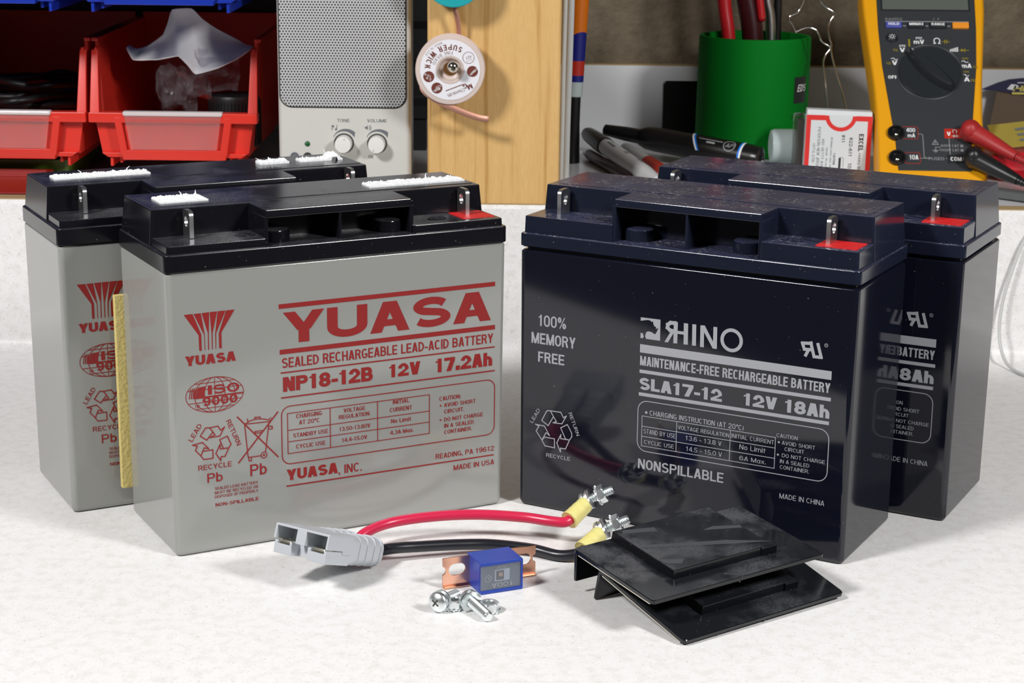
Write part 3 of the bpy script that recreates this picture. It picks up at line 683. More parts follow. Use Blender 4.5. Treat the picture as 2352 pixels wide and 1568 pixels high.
def rhino_print(root):
    fn = lambda u, v: (u, case_y(v, 137.6, 0.6, 37.7), v)
    p = Print(fn)
    p.text('100%', -78.8, 98.7, 6.0, 16.0, .018); p.text('MEMORY', -82.7, 89.2, 5.8, 25.4, .022); p.text('FREE', -78.7, 79.6, 5.5, 15.2, .024)
    for q in R_REC: p.stroke(q, .48, True)
    p.text('RECYCLE', -73.2, 28.9, 2.0, 14.0, .008); p.text('LEAD', -81.5, 45.8, 1.9, 9.0, .008, rot=60); p.text('RETURN', -60.6, 54.5, 1.9, 12.6, .008, rot=-67)
    for q in R_HEAD: p.poly(q)
    for q in R_RH: p.poly(q)
    p.stroke(R_BOWL[0], 1.9); p.ell((27.55, 105.1), 5.0, 5.1, 1.75, n=48)
    p.bar(-21.2, 92.4, 79, 96.7); p.bar(-21.1, 81.8, 79.3, 83.6); p.bar(-21.2, 69.9, 79, 71.7)
    p.text('MAINTENANCE-FREE RECHARGEABLE BATTERY', -21.0, 85.8, 4.9, 99.7, .03)
    p.text('SLA17-12', -21.1, 73.2, 6.3, 44.8, .05); p.text('12V', 34.7, 73.4, 6.2, 17.6, .05); p.text('18Ah', 56.1, 73.1, 6.5, 22.9, .05)
    p.rrect(-21.4, 41.0, 79.4, 67.5, 5, .42)
    p.text('CHARGING INSTRUCTION (AT 20°C)', -14.9, 60.4, 2.6, 50.6, .012); p.disc((-16.8, 61.6), .7, 14)
    for v in (59.5, 54.1, 48.8, 43.7): p.stroke([(-19, v), (52.5, v)], .34)
    for u in (-19, 0.05, 28.85, 52.4): p.stroke([(u, 43.7), (u, 59.5)], .34)
    for q, u, v, h, w in (('STAND BY USE', -18.0, 50.5, 2.4, 17.6), ('CYCLIC USE', -17.6, 45.0, 2.1, 16.5), ('VOLTAGE REGULATION', .8, 55.6, 2.1, 27.4), ('13.6 ~ 13.8 V', 5, 50.6, 2.4, 19.4), ('14.5 ~ 15.0 V', 5.4, 45, 2.4, 19.4),
        ('INITIAL CURRENT', 29.5, 55.8, 2.1, 22.2), ('No Limit', 33.9, 50.6, 2.5, 13.6), ('6A Max.', 34.1, 45, 2.2, 13.9), ('CAUTION', 52.9, 59.9, 1.9, 10.8), ('AVOID SHORT', 55.8, 56.5, 1.9, 16.9), ('CIRCUIT', 57.3, 53.5, 1.9, 10.0),
        ('DO NOT CHARGE', 56.1, 50.1, 1.9, 22.0), ('IN A SEALED', 55.2, 47.0, 1.9, 15.1), ('CONTAINER.', 55.3, 44.0, 1.9, 15.0), ('MADE IN CHINA', 55.8, 28.9, 2.6, 23.0)): p.text(q, u, v, h, w, .004)
    p.disc((54.2, 57.4), .55, 12); p.disc((54.0, 51.0), .55, 12)
    p.text('NONSPILLABLE', -20.6, 31.5, 5.2, 46.7, .022)
    for q in R_UR: p.stroke(q, 1.55)
    p.ell((75.6, 109.0), .85, .85, .2); p.text('R', 75.6, 108.5, 1.0, bold=0, align='c')
    o = p.build('printed_label', M_silver_ink, root); o['label'] = 'silver lettering and symbols printed on the front'

def foam(root, x0, x1, y0, y1, z, seed, label, hmax=1.7, curl=False):
    """strip of torn double-sided foam with a ragged upper skin"""
    rnd = random.Random(seed); n = int((x1 - x0)/0.55); m = 9
    edge = [(rnd.uniform(-.5, .5), rnd.uniform(-.9, .6)) for _ in range(n + 1)]
    def top(u, v):
        i = min(int(u*n + .5), n); x = x0 + (x1 - x0)*u
        a = y0 + edge[i][0]*.25; b = y1 + edge[i][1]
        k = noise.noise((x*.33 + seed, v*4, 0)); k2 = noise.noise((x*1.4 + seed, v*9, 5))
        h = hmax*(0.62 + 0.45*k + 0.35*k2)*(0.75 + 0.5*v)
        if v == 0 or u == 0 or u == 1: h = hmax*.45
        q = max(0.2, h)
        if curl and u > .62: q += 2.6*math.sin((u - .62)/.38*math.pi)*(1 if v > .2 else .6)
        return (x, a + (b - a)*v, z + q)
    mb = MB(); mb.grid(top, n, m)
    bm = mb.bm
    es = [e for e in bm.edges if e.is_boundary]
    r = bmesh.ops.extrude_edge_only(bm, edges=es)
    for q in r['geom']:
        if isinstance(q, bmesh.types.BMVert):
            if not (curl and q.co.z > z + 2.2): q.co.z = z + .05
            else: q.co.z -= .6
    for _ in range(max(2, n//34)):       # torn wisps
        x = rnd.uniform(x0 + 1, x1 - 1); h = rnd.uniform(1.0, 3.0)*(1.6 if rnd.random() < .25 else .8)
        mb.tube([(x, y1 - 1.2, z + 1), (x + rnd.uniform(-.4, .4), y1 - 1, z + 1 + h*.5), (x + rnd.uniform(-1.6, 1.6), y1 - .6, z + 1 + h)], [.45, .3, .08], 6)
    o = mb.build('foam_strip', M_foam_white, root, 40); o['label'] = label
poses = dict(Y1=(-100.375, 928.648, 0.4888), Y2=(-164.127, 989.253, 0.4790), R1=(100.672, 928.899, -0.4963), R2=(163.325, 991.528, -0.4845))
by1 = thing('lead_acid_battery', 'grey battery with red lettering and black lid, nearer the camera than its twin', 'battery', (0, 0, 0), group='grey batteries on the counter')
battery(by1, PY); yuasa_print(by1)
by2 = copy_tree(by1)
by2['label'] = 'grey battery with red lettering and black lid half hidden behind its twin at far left'
for b, k in ((by1, 'Y1'), (by2, 'Y2')):
    x, y, th = poses[k]; b.location = (x*S, y*S, .00008); b.rotation_euler = (0, 0, th)
zt = PY['z4'] + .25
foam(by1, -79.5, -55.3, 0, 15, zt, 3, 'short torn white foam strip on the lid'); foam(by1, 30.7, 84.5, 0, 11, zt, 9, 'long torn white foam strip on the lid')
foam(by2, -80.5, -29.3, 4, 14, zt, 21, 'long torn white foam strip on the lid'); foam(by2, 33, 50, 8, 15, zt, 5, 'short lump of torn white foam on the lid', 2.6); foam(by2, 56.5, 81.5, 8, 15, zt, 8, 'torn white foam strip with a curled end', 2.0, True)
m = MB(); m.box(-93.4, -40, 38.2, 41.8, 13, 115.4, .4); q = m.build('foam_pad', M_foam_yellow, by1); q['label'] = 'yellow foam pad stuck on the rear face'
m = MB(); m.box(90.35, 91.0, -29, 18, 57, 106, .2); q = m.build('side_sticker', M_label_white, by1); q['label'] = 'white sticker on the right end'

br1 = thing('lead_acid_battery', 'dark navy battery with silver lettering standing behind the stacked black covers', 'battery', (0, 0, 0), group='navy batteries on the counter')
battery(br1, PR); rhino_print(br1)
br2 = copy_tree(br1)
br2['label'] = 'dark navy battery with silver lettering half hidden behind its twin at far right'
for b, k in ((br1, 'R1'), (br2, 'R2')):
    x, y, th = poses[k]; b.location = (x*S, y*S, .00008); b.rotation_euler = (0, 0, th)

# ---------------------------------------------------------------- things lying on the counter
def ROT(y, p, r): return Matrix.Rotation(y, 3, 'Z') @ Matrix.Rotation(p, 3, 'X') @ Matrix.Rotation(r, 3, 'Y')
def axis_M(o, d, spin=0.0):
    q = Vector(d).normalized().to_track_quat('Z', 'Y').to_matrix().to_4x4()
    return Matrix.Translation(Vector(o)) @ q @ Matrix.Rotation(spin, 4, 'Z')
def thread(r, z0, z1, pitch=0.95, d=0.42):
    n = int((z1 - z0)/pitch); pr = []
    for i in range(n): pr += [(r - d, z0 + i*pitch), (r, z0 + (i + .5)*pitch)]
    return pr + [(r - d, z1 - .4), (r - .7, z1), (0, z1)]
def screw_parts(root, M, L=15.0, wash=True):
    """pan-head machine screw, head at -z, shank towards +z; z = 0 is the underside of the head"""
    m = MB(); m.M = M
    dome = [(0, -3.3)] + [(4.7*math.sin(a), -0.9 - 2.4*math.cos(a)) for a in (0.35, .7, 1.0, 1.25, 1.45, math.pi/2)]
    m.lathe(dome + [(4.7, 0), (2.4, 0)] + thread(2.5, 0.2, L), n=28)
    m.mi = 1
    for a in (0.4, 0.4 + math.pi/2):
        m.M = M @ Matrix.Rotation(a, 4, 'Z'); m.box(-2.0, 2.0, -.38, .38, -3.36, -2.2, .1)
    m.build('screw_body', [M_zinc, M_dark_ring], root)
    if wash:
        m = MB(); m.M = M
        out = circ((0, 0), 4.3, 40); inn = circ((0, 0), 2.6, 40)
        m.holed(out[1:-1], inn[1:-1], .15, 1.15, lambda p, t_: (p[0], p[1], t_ + .22*math.atan2(p[1], p[0])/math.pi))
        m.build('lock_washer', M_zinc, root)
        m = MB(); m.M = M
        m.holed(circ((0, 0), 5.1, 40), circ((0, 0), 2.7, 40), 1.5, 2.3, lambda p, t_: (p[0], p[1], t_))
        m.build('flat_washer', M_zinc, root)
def nut_parts(root, M):
    """hex nut with a captive star washer; washer at -z"""
    m = MB(); m.M = M; n = 48
    hexr = lambda i, r: r*math.cos(math.pi/6)/math.cos((2*math.pi*i/n) % (math.pi/3) - math.pi/6)
    ring = lambda k, z, cap=9: [(min(hexr(i, 4.75), cap)*math.cos(2*math.pi*i/n)*k, min(hexr(i, 4.75), cap)*math.sin(2*math.pi*i/n)*k, z) for i in range(n)]
    hole = lambda r, z: [(r*math.cos(2*math.pi*i/n), r*math.sin(2*math.pi*i/n), z) for i in range(n)]
    m.loft([hole(2.35, .3), hole(2.35, 3.2), hole(2.9, 3.7), ring(1, 3.7, 4.15), ring(1, 3.2), ring(1, .7), ring(1, .3, 4.3), hole(2.35, .3)], (False, False))
    m.build('hex_nut', M_zinc, root, 25)
    m = MB(); m.M = M
    m.holed(circ((0, 0), 4.3, 40), circ((0, 0), 2.7, 40), -.55, .25, lambda p, t_: (p[0], p[1], t_))
    for i in range(12):
        m.M = M @ Matrix.Rotation(math.pi/6*i, 4, 'Z') @ Matrix.Translation((4.3, 0, -.2)) @ Matrix.Rotation(.6, 4, 'X'); m.box(-.7, 1.0, -.55, .55, -.3, .3, .1, 1)
    m.build('star_washer', M_zinc, root)

# --- battery lead with its two-pole plug
cl = thing('battery_cable', 'grey two-pole plug with red and black leads ending in yellow ring terminals', 'cable', (0, 0, 0))
CM = Matrix.Translation((-98.2, 811.5, 17.35)) @ ROT(-.56, -.35, 0).to_4x4()
def cmb():
    m = MB(); m.M = CM; return m
m = cmb()
m.box(-15.7, 15.7, 0, 18, 12.7, 13.9, .5)                       # hood
for x0, x1 in ((-15.7, -14.5), (14.5, 15.7)): m.box(x0, x1, 0, 18, 6.7, 13.6, .35)
m.box(-2.9, 2.6, .05, 18, 6.2, 13.5, .3)
m.box(-15.5, 15.5, 13, 20, 5, 13.7, .3)
for x0, x1 in ((-15.2, -5.0), (4.2, 15.0)):                     # lower jaws with their troughs
    m.wedge([(x0, 1.2, 0), (x1, 1.2, 0), (x1, 20, 0), (x0, 20, 0), (x0, .8, 4.6), (x1, .8, 4.6), (x1, 20, 4.6), (x0, 20, 4.6)], .4)
    m.box(x0, x0 + 1.5, .9, 20, 4.2, 6.1, .3); m.box(x1 - 1.5, x1, .9, 20, 4.2, 6.1, .3)
m.box(-6, 5, 7, 20, .4, 6.6, .3)
for s in (-1, 1):                                               # two wire barrels
    def ring(y, hx, hz, r, cx, cz): return [(a, y, b) for a, b, _ in rr(hx, hz, r, 0, 5, cx, cz)]
    c = s*7.1
    m.loft([ring(15, 7.4, 6.6, 1.5, c, 6.9), ring(22, 7.2, 6.9, 2.2, c, 6.9), ring(27, 7.0, 7.0, 3.6, c, 6.95), ring(45, 7.0, 6.9, 4.4, c, 6.9), ring(49, 6.6, 6.3, 4.4, c, 6.9), ring(50, 5.6, 5.2, 4.2, c, 6.9)])
    for y in (28.5, 34.5, 40.5, 46): m.loft([ring(y - .45, 7.0, 6.9, 4, c, 6.9), ring(y - .25, 7.35, 7.25, 4.3, c, 6.9), ring(y + .25, 7.35, 7.25, 4.3, c, 6.9), ring(y + .45, 7.0, 6.9, 4, c, 6.9)])
house = m.build('plug_housing', M_conn_grey, cl, 40)
for c in (-10.1, 9.6):
    m = cmb(); m.loft([[(c + a, y, b) for a, b in ((-3.3, 4.7), (3.3, 4.7), (3.3, z - .5), (2.8, z), (-2.8, z), (-3.3, z - .5))] for y, z in ((2.0, 5.6), (2.4, 6.6), (3.6, 7.1), (7, 7.1), (9, 6.5), (12.9, 6.3))])
    m.build('contact', M_brass, house)
T1 = (Vector((29.5, 879.5, 12.6)), Vector((.60, .72, .36)).normalized(), Vector((.85, -.14, .45)).normalized())
T2 = (Vector((35.5, 857.0, 5.4)), Vector((.62, .72, .34)).normalized(), Vector((.85, -.08, .40)).normalized())
e = CM @ Vector((-7.1, 47, 6.9)); e2 = CM @ Vector((7.1, 47, 6.9))
redp = [e, CM @ Vector((-7.1, 53, 6.9)), (-71, 866.5, 9.6), (-58.5, 877.2, 11.3), (-37.3, 883.7, 12.4), (-15.6, 886.3, 12.6), (6.2, 884.3, 12.2), (20, 879.6, 12), T1[0] - T1[1]*1.5 + Vector((-1, 0, 0)), T1[0] + T1[1]*4]
blkp = [e2, CM @ Vector((7.1, 53, 6.9)), (-56, 853, 6.9), (-44.7, 856.6, 6.5), (-25.8, 861.7, 5.8), (-8.7, 864.9, 4.8), (10.5, 862.6, 3.6), (24, 856, 2.95), T2[0] - T2[1]*2.5, T2[0] + T2[1]*4]
m = MB(); m.tube(smooth_path(redp, 8), 2.62, 16); m.build('red_wire', M_red_wire, cl, 60)
m = MB(); m.tube(smooth_path(blkp, 8), 2.75, 16); m.build('black_wire', M_black_wire, cl, 60)
for (P0, a, b), L in ((T1, 14.6), (T2, 15.0)):
    m = MB(); m.lathe([(3.5, .6), (4.75, 0), (4.85, .5), (4.6, 3), (4.55, 6), (4.3, 6.6), (4.5, 8), (4.4, 10), (4.1, 10.6), (4.35, 12), (4.25, L - 1), (3.7, L)], P0, a, 28)
    m.build('vinyl_sleeve', M_yellow_vinyl, cl, 50)
    end = P0 + a*L; C = end + a*1.6 + b*1.6
    t1 = (a - b*a.dot(b)).normalized(); t2 = b.cross(t1)
    m = MB(); c0 = (0, 0)
    m.holed([(q[0] + (-2.2 if q[0] < -1.5 else 0), q[1]*(0.75 if q[0] < -1.5 else 1)) for q in circ(c0, 5.2, 40)], circ(c0, 2.6, 40), -.5, .5, lambda p, t_: C + t1*(p[0] + 2.4) + t2*p[1] + b*t_)
    m.build('ring_tongue', M_tab, cl)
    bolt_o = C + t1*2.4 - b*3.0
    M = axis_M(bolt_o, b, .3)
    screw_parts(cl, M, 15.5)
    nut_parts(cl, axis_M(bolt_o + b*7.2, b, .25))

# --- fuse
fu = thing('bolt_down_fuse', 'blue block fuse with clear window and two copper blades lying on the counter', 'fuse', (-13.19, 811.1, 0), (0, 0, .412))
m = MB(); m.box(0, 21.45, 1.6, 17.2, 0, 15.3, .5)
m.box(0, 21.45, 0, 2.5, 13.7, 15.3, .5); m.box(.1, 21.45, 0, 2.5, 0, 1.8, .5); m.box(20.3, 21.45, .02, 2.5, 1, 14.6, .4)
fb = m.build('fuse_body', M_fuse_blue, fu)
m = MB(); m.box(.9, 20.2, 1.3, 1.58, 1.9, 13.6); m.build('inner_plate', mat('grey_fuse_interior', (0.20, 0.22, 0.26), .6), fb)
m = MB(); m.box(7.4, 15.0, 1.1, 1.35, 5.4, 11.2, .1); m.build('bright_frame', M_label_white, fb)
m = MB(); m.box(8.1, 12.0, .95, 1.15, 6.0, 10.6, .1); m.build('dark_cell', M_tray, fb)
m = MB(); m.box(9.4, 11.3, .8, 1.0, 7.8, 9.6, .1); m.build('fuse_link', M_copper, fb)
m = MB(); m.box(.05, 20.25, .25, .8, 1.85, 13.65, .15); m.build('window', M_smoke, fu)
p = Print(lambda u, v: (u, .22, v))
p.text('100A', 16.3, 5.1, 2.2, 10.6, .0, rot=180); p.ell((3.9, 7.6), 1.5, 1.6, .22); p.text('b', 4.4, 8.4, 1.5, bold=0, rot=180)
p.text('32V', 13.6, 13.1, 1.4, 5.6, -.01, rot=180)
p.build('moulded_marking', M_greyink, fu)
for s in (0, 1):
    x0, x1 = (-13.4, .5) if s == 0 else (21, 34)
    cx = -6.2 if s == 0 else 27.4
    out = [];
    for q in ray_loop((cx, 8.8), x0, x1, .5, 15, 96):
        edge = x0 if s == 0 else x1
        if abs(q[0] - edge) < .02 and abs(q[1] - 8.8) < 2.0: q = (edge + (1 if s == 0 else -1)*.75*math.sqrt(4 - (q[1] - 8.8)**2), q[1])
        out.append(q)
    inn = []
    for i in range(96):
        a = 2*math.pi*(i + .5)/96; inn.append((cx + 1.3*max(-1, min(1, 4*math.cos(a))) + 2.9*math.cos(a), 8.8 + 2.9*math.sin(a)))
    m = MB(); m.holed(out, inn, 14.0, 14.9, lambda p_, t_: (p_[0], t_, p_[1]))
    m.box(x0, x1, 12.2, 14.6, .3, 1.1, .3)
    m.build('copper_blade', M_copper, fu)

# --- two loose screws and two loose nuts
s1 = thing('machine_screw', 'pan-head screw with its cross recess turned to the left, left of the other screw', 'screw', (0, 0, 0), group='loose screws and nuts')
screw_parts(s1, axis_M((-31.8, 791.0, 5.05), (.50, .86, -.11), .2), 16)
s2 = thing('machine_screw', 'screw pointing towards the camera with its washers at the far end', 'screw', (0, 0, 0), group='loose screws and nuts')
screw_parts(s2, axis_M((-18.2, 793.6, 5.1), (.55, -.82, -.165), 0), 17)
for (x, y), sp, lab in (((-9.0, 792.2), .25, 'hex nut lying flat to the right of both loose screws'), ((-25.2, 795.5), .05, 'hex nut lying flat between the two loose screws')):
    o = thing('kep_nut', lab, 'nut', (x, y, 0.9), (0, 0, sp), group='loose screws and nuts'); nut_parts(o, Matrix())

# --- two terminal covers, one lying on the other
M_smear = mat('dust_smear', (0.05, 0.053, 0.06), 0.5)
def cover(root):
    m = MB()
    out = rr(48.45, 31.65, 2.0, 0, 4, 48.45, 31.65)
    m.loft([[(a, b, -1.9) for a, b, _ in out], [(a, b, -.3) for a, b, _ in out], [(48.45 + (a - 48.45)*.994, 31.65 + (b - 31.65)*.991, 0) for a, b, _ in out]])
    m.build('plate', M_cover, root)
    m = MB(); m.wedge([(20.3, 12.6, -.2), (77.3, 12.6, -.2), (77.3, 62.6, -.2), (20.3, 62.6, -.2), (20.9, 13.2, 4.2), (76.7, 13.2, 4.2), (76.7, 62.2, 4.2), (20.9, 62.2, 4.2)], .4)
    m.box(70, 78.4, 12.0, 15, -.2, 3.9, .3)
    m.build('raised_panel', M_cover, root)
    m = MB(); m.box(.3, 96.6, 61.2, 63.1, -16.4, -.5, .5); m.build('flange', M_cover, root)
    m = MB(); m.box(47.6, 48.7, .3, 9, -3.0, -1.5, .2); m.build('rib', M_black_rough, root)
    m = MB(); m.box(.5, 1.3, 3, 60, -2.9, -1.7, .15); 
    q = m.build('foam_tape', M_cream, root); q['label'] = 'cream adhesive foam along the underside edge'
cv1 = thing('terminal_cover', 'black plastic cover lying flat on the counter, lower of the two stacked covers', 'cover', (76.36, 754.84, 2.85), M=ROT(.62, .22, -.01), group='black covers')
cover(cv1)
cv2 = copy_tree(cv1); cv2['label'] = 'black plastic cover with dusty raised panel, upper of the two stacked covers'
cv2.matrix_world = Matrix.Translation(Vector((62.47, 760.02, 19.1))*S) @ ROT(.55, .06, -.04).to_4x4()
def smear(root, z, polys):
    p = Print(lambda u, v: (u, v, z))
    for q in polys: p.poly(q)
    p.build('dust_smear', M_smear, root)
smear(cv2, 4.26, [[(25.6, 60.5), (40.3, 55.7), (38.9, 51.1), (23.1, 57.3)], [(64.9, 43.0), (76.7, 37.5), (75.7, 34.7), (57.9, 41.7)], [(23.8, 42.6), (37.7, 36.5), (60.7, 27.5), (78.8, 15.9), (63.5, 21.5), (38.4, 32.4), (21.7, 39.7)], [(20.7, 26.0), (32.0, 20.7), (27.9, 17.1), (22.4, 20.3)]])
smear(cv2, 0.06, [[(44.0, 6.9), (49.1, 2.0), (48.6, 1.4), (43.5, 6.2)], [(55.5, 6.3), (55.9, 6.1), (48.1, -1.4), (47.8, -1.2)]])

# ---------------------------------------------------------------- things on the shelf (z = 104)
def wmb(o):                     # mesh builder fed with world millimetres for a thing standing at o
    m = MB(); m.M = Matrix.Translation(-Vector(o)); return m
def wprint(o, fn): return Print(lambda u, v: Vector(fn(u, v)) - Vector(o))

# --- desktop speaker
o = (-117.7, 1290, 104)
sp = thing('computer_speaker', 'beige desktop speaker with perforated grille and two knobs between bins and wooden post', 'speaker', o)
m = wmb(o); R0 = lambda y, i, r=5: [(a, y, b) for a, b, _ in rr(45.9 - i, 109 - i, r, 0, 6, -117.7, 207)]
m.loft([R0(1400, 6), R0(1398, 4), R0(1296, 0), R0(1292, .6), R0(1290.3, 2.2), R0(1290, 4)])
m.build('speaker_body', M_spk, sp)
m = wmb(o); G = lambda y, i: [(a, y, b) for a, b, _ in rr(43.1 - i, 68 - i, 8 - i, 0, 8, -118.3, 231.5)]
m.loft([G(1290.4, -.9), G(1289.9, -.9), G(1289.9, -.2)], (False, True)); m.build('grille_gap', M_dark_ring, sp)
m = wmb(o); m.loft([G(1290.2, .1), G(1289.2, .1), G(1288.9, .5)]); gr = m.build('grille', M_grille, sp)
for x in (-118.1, -95.1):
    m = wmb(o); m.lathe([(7.0, 0), (7.0, .25), (6.0, .3)], (x, 1290.05, 138.4), (0, -1, 0), 40); k = m.build('knob_ring', M_dark_ring, sp)
    m = wmb(o); m.lathe([(5.9, 0), (5.75, 8.6), (5.4, 9.3), (4.8, 9.5), (0, 9.5)], (x, 1290, 138.4), (0, -1, 0), 48)
    k = m.build('knob', M_knob, sp)
    m = wmb(o); m.box(x + (.6 if x < -100 else -2.4), x + (1.5 if x < -100 else -1.3), 1280.40, 1280.6, 138.4 + (3.6 if x < -100 else -3.8), 138.4 + (4 if x < -100 else -3.4)); m.build('pointer_mark', M_spk_ink, k)
m = wmb(o); m.lathe([(1.9, 0), (1.7, .5), (1.1, 1), (0, 1.2)], (-143.4, 1290, 137.7), (0, -1, 0), 24); m.build('indicator_led', M_led, sp)
for x, ms in ((-152.4, M_spk_ink), (-143.4, M_dark_ring)):
    m = wmb(o); m.lathe([(3.0, 0), (3.0, .35), (2.3, .35), (2.0, -.4), (0, -.4)], (x, 1289.95, 128.8), (0, -1, 0), 28); m.build('socket', ms, sp)
p = wprint(o, lambda u, v: (u, 1289.88, v))
p.text('TONE', -122.7, 153.1, 2.2, 8.8, .012); p.text('VOLUME', -101.9, 153.2, 2.2, 13.6, .012); p.text('OI', -101.2, 128.2, 2.2, 3.0, .02)
for x in (-118.1, -95.1):
    c = (x, 138.4)
    q = [(c[0] + 8.3*math.cos(a), c[1] + 8.3*math.sin(a)) for a in [math.radians(150 - 3.8*i) for i in range(33)]]
    q2 = [(c[0] + (8.5 + 2.5*i/32 - (1.2 if i == 0 else 0))*math.cos(a), c[1] + (8.5 + 2.5*i/32)*math.sin(a)) for i, a in enumerate([math.radians(150 - 3.8*i*.86) for i in range(33)])]
    for i in range(32): p.poly([q[i], q[i+1], q2[i+1], q2[i]])
p.stroke([(-126.2, 147.6), (-126.2, 150.7)], .45); p.stroke([(-126.2, 150.4), (-124.9, 149.6)], .7); p.disc((-125.5, 150.4), .6, 10)
p.stroke([(-122.9, 147.9), (-122.9, 150.8)], .4); p.disc((-123.5, 148.0), .75, 12)
p.poly([(-103.6, 148.8), (-102.7, 148.8), (-101.5, 147.7), (-101.5, 151.0), (-102.7, 149.9), (-103.6, 149.9)]); p.ell((-101.6, 149.3), 1.5, 1.6, .35, -50, 50, 8); p.ell((-101.6, 149.3), 2.4, 2.3, .35, -50, 50, 8)
p.build('front_lettering', M_spk_ink, sp)
sp.scale = (.974, .974, .974); sp.location = (-.1146, 1.2565, .1099)

# --- wooden post with two pegs
o = (-13.9, 1265, 104)
po = thing('wooden_post', 'square-sawn pine post standing on the shelf edge with spools hung on its front', 'post', o)
m = wmb(o); m.loft([rr(44.4, 19, 2.0, z, 4, -13.9, 1268.2) for z in (104.8, 430)]); m.build('timber', M_wood, po, 50)
for x, z in ((-40.8, 199.3), (-39.5, 255)):
    m = wmb(o); m.lathe([(1.9, 0), (1.9, 33), (3.6, 33.2), (3.7, 34.2), (3.0, 35.6), (1.6, 36.4), (0, 36.6)], (x, 1249.3, z), (.02, -1, .02), 32); m.build('nail', M_nail, po)

# --- spools of desoldering braid
def spool(root, o, R, mat_, label=None):
    m = wmb(o); d = (0, -1, 0); x, y, z = o
    for yy in (y, y + 10): m.lathe([(8.6, 0), (R, 0), (R, 1.0), (R - .5, 1.5), (8.6, 1.5)], (x, yy, z), d, 64, (False, False))
    m.lathe([(9.2, -10), (9.2, 1.5), (8.4, 1.7), (7.4, 1.0), (6.6, -2.5), (4.8, -3.2), (4.8, -10)], (x, y, z), d, 48, (False, False))
    m.build('reel', mat_, root)
    m = wmb(o); m.lathe([(9.3, -9.8), (R - 4, -9.6), (R - 3.2, -5), (R - 4, -.6), (9.3, -.3)], (x, y, z), d, 48, (False, False)); m.build('wound_braid', M_braid, root)
o = (-42.3, 1226, 197.0)
s1_ = thing('braid_spool', 'milky spool of copper braid with a round white label hung on the post', 'spool', o, group='spools on the post')
spool(s1_, o, 22.7, M_spool)
m = wmb(o); n = 64
m.holed(circ((-42.3, 197), 19.6, n), circ((-42.3, 197), 9.3, n), 1224.20, 1224.42, lambda p_, t_: (p_[0], t_, p_[1]))
lb_ = m.build('paper_label', M_label_white, s1_)
p = wprint(o, lambda u, v: (u, 1224.12, v)); c = (-42.3, 197.0)
p.arc_text('SUPER WICK', c, 16.6, 118, 3.7, 122, .03, inward=True); p.arc_text('FINE BRAID', c, 12.2, 122, 2.1, 84, .0, inward=True); p.arc_text('MADE IN USA', c, 18.9, 128, 1.6, 44, -.01, inward=True)
for a in (198, 234, 357):
    q = (c[0] + 14.6*math.cos(math.radians(a)), c[1] + 14.6*math.sin(math.radians(a))); p.disc(q, 3.6)
q = (c[0] + 14.4*math.cos(math.radians(34)), c[1] + 14.4*math.sin(math.radians(34))); p.ell(q, 3.7, 3.7, .3)
p.text('427', q[0] + 1.6, q[1] + 1.6, 1.7, 3.6, .0, rot=196); p.text('CAT #', q[0] + 2.0, q[1] - .6, 1.0, 3.6, -.01, rot=200)
p.text('M', -28.4, 188.3, 3.2, 3.2, .03, rot=202); p.text('G', -31.8, 188.6, 3.2, 2.8, .03, rot=202); p.text('Chemicals', -33.4, 185.4, 2.3, 11.6, .0, rot=202)
p.stroke([(-45.0, 183.4), (-34.0, 187.7)], .55)
p.build('label_print', M_brown_ink, lb_)
p = wprint(o, lambda u, v: (u, 1224.06, v))
for a, t1_, t2_, r_ in ((198, '5 ft', '1.5 m', 160), (234, 'Width', '.125"', 205), (357, 'Static', 'Free', 225)):
    q = (c[0] + 14.6*math.cos(math.radians(a)), c[1] + 14.6*math.sin(math.radians(a))); d = math.radians(r_)
    for k, tx in ((-.25, t1_), (1.9, t2_)): p.text(tx, q[0] + math.sin(d)*-(.3 - k)*-1 - 0, q[1] - math.cos(d)*(k - .3)*1, 1.5, 4.6 if len(tx) > 4 else 3.6, .01, rot=r_, align='c')
p.build('label_print', M_whiteink, lb_)
m = wmb(o); tail = [(-60.6, 1229, 186.5), (-59.2, 1228, 182.6), (-52, 1227, 177.3), (-43.5, 1226.5, 173.1), (-32, 1226.5, 168.4), (-23.4, 1227, 165.6), (-17.1, 1228, 164.6)]
m.tube(smooth_path(tail, 6), [2.15]*36 + [2.4], 10, flat=.3, up=(0, -1, 0)); m.build('braid_tail', M_braid, s1_)
o = (-40.4, 1228, 256.5)
s2_ = thing('braid_spool', 'teal spool of copper braid at the top edge above the white-labelled spool', 'spool', o, group='spools on the post')
spool(s2_, o, 19.6, M_teal)
m = wmb(o); m.tube(smooth_path([(-42.8, 1236, 239), (-40.3, 1237, 236.2), (-38.3, 1238, 229.6), (-37.2, 1240, 221), (-37.0, 1241, 210)], 5), 1.7, 10, flat=.35, up=(0, -1, 0)); m.build('braid_tail', M_braid, s2_)

# --- cords and a glue tube beside the post
for k, (x, y, r) in enumerate(((32.6, 1262, 1.6), (36.2, 1276, 2.4))):
    pts = [(x + .8 + .8*k, y, 400), (x + .6 + .6*k, y, 260), (x + .5*k, y, 200), (x - .2, y + 1, 160), (x - .5, y + 2, 125), (x - .6, y + 3, 104 + r + .1)] + ([(x + 2, y + 60, 104 + r + .1), (x + 2, y + 120, 104 + r + .1)] if k else [])
    m = MB(); m.tube(smooth_path(pts, 6), r, 12)
    tag(m.build('power_cord', M_cord, None, 60), ('thin pale cord hanging close against the right side of the wooden post', 'thicker pale cord hanging between the thin cord and the orange glue tube')[k], 'cord', 'cords beside the post')
o = (46, 1431, 104)
gt = thing('glue_tube', 'orange and blue glue tube standing upside down on its black cap beside cords', 'tube', o)
ax = Vector((.028, 0, 1)).normalized(); at = lambda h: Vector((44.6, 1431, 104)) + ax*h
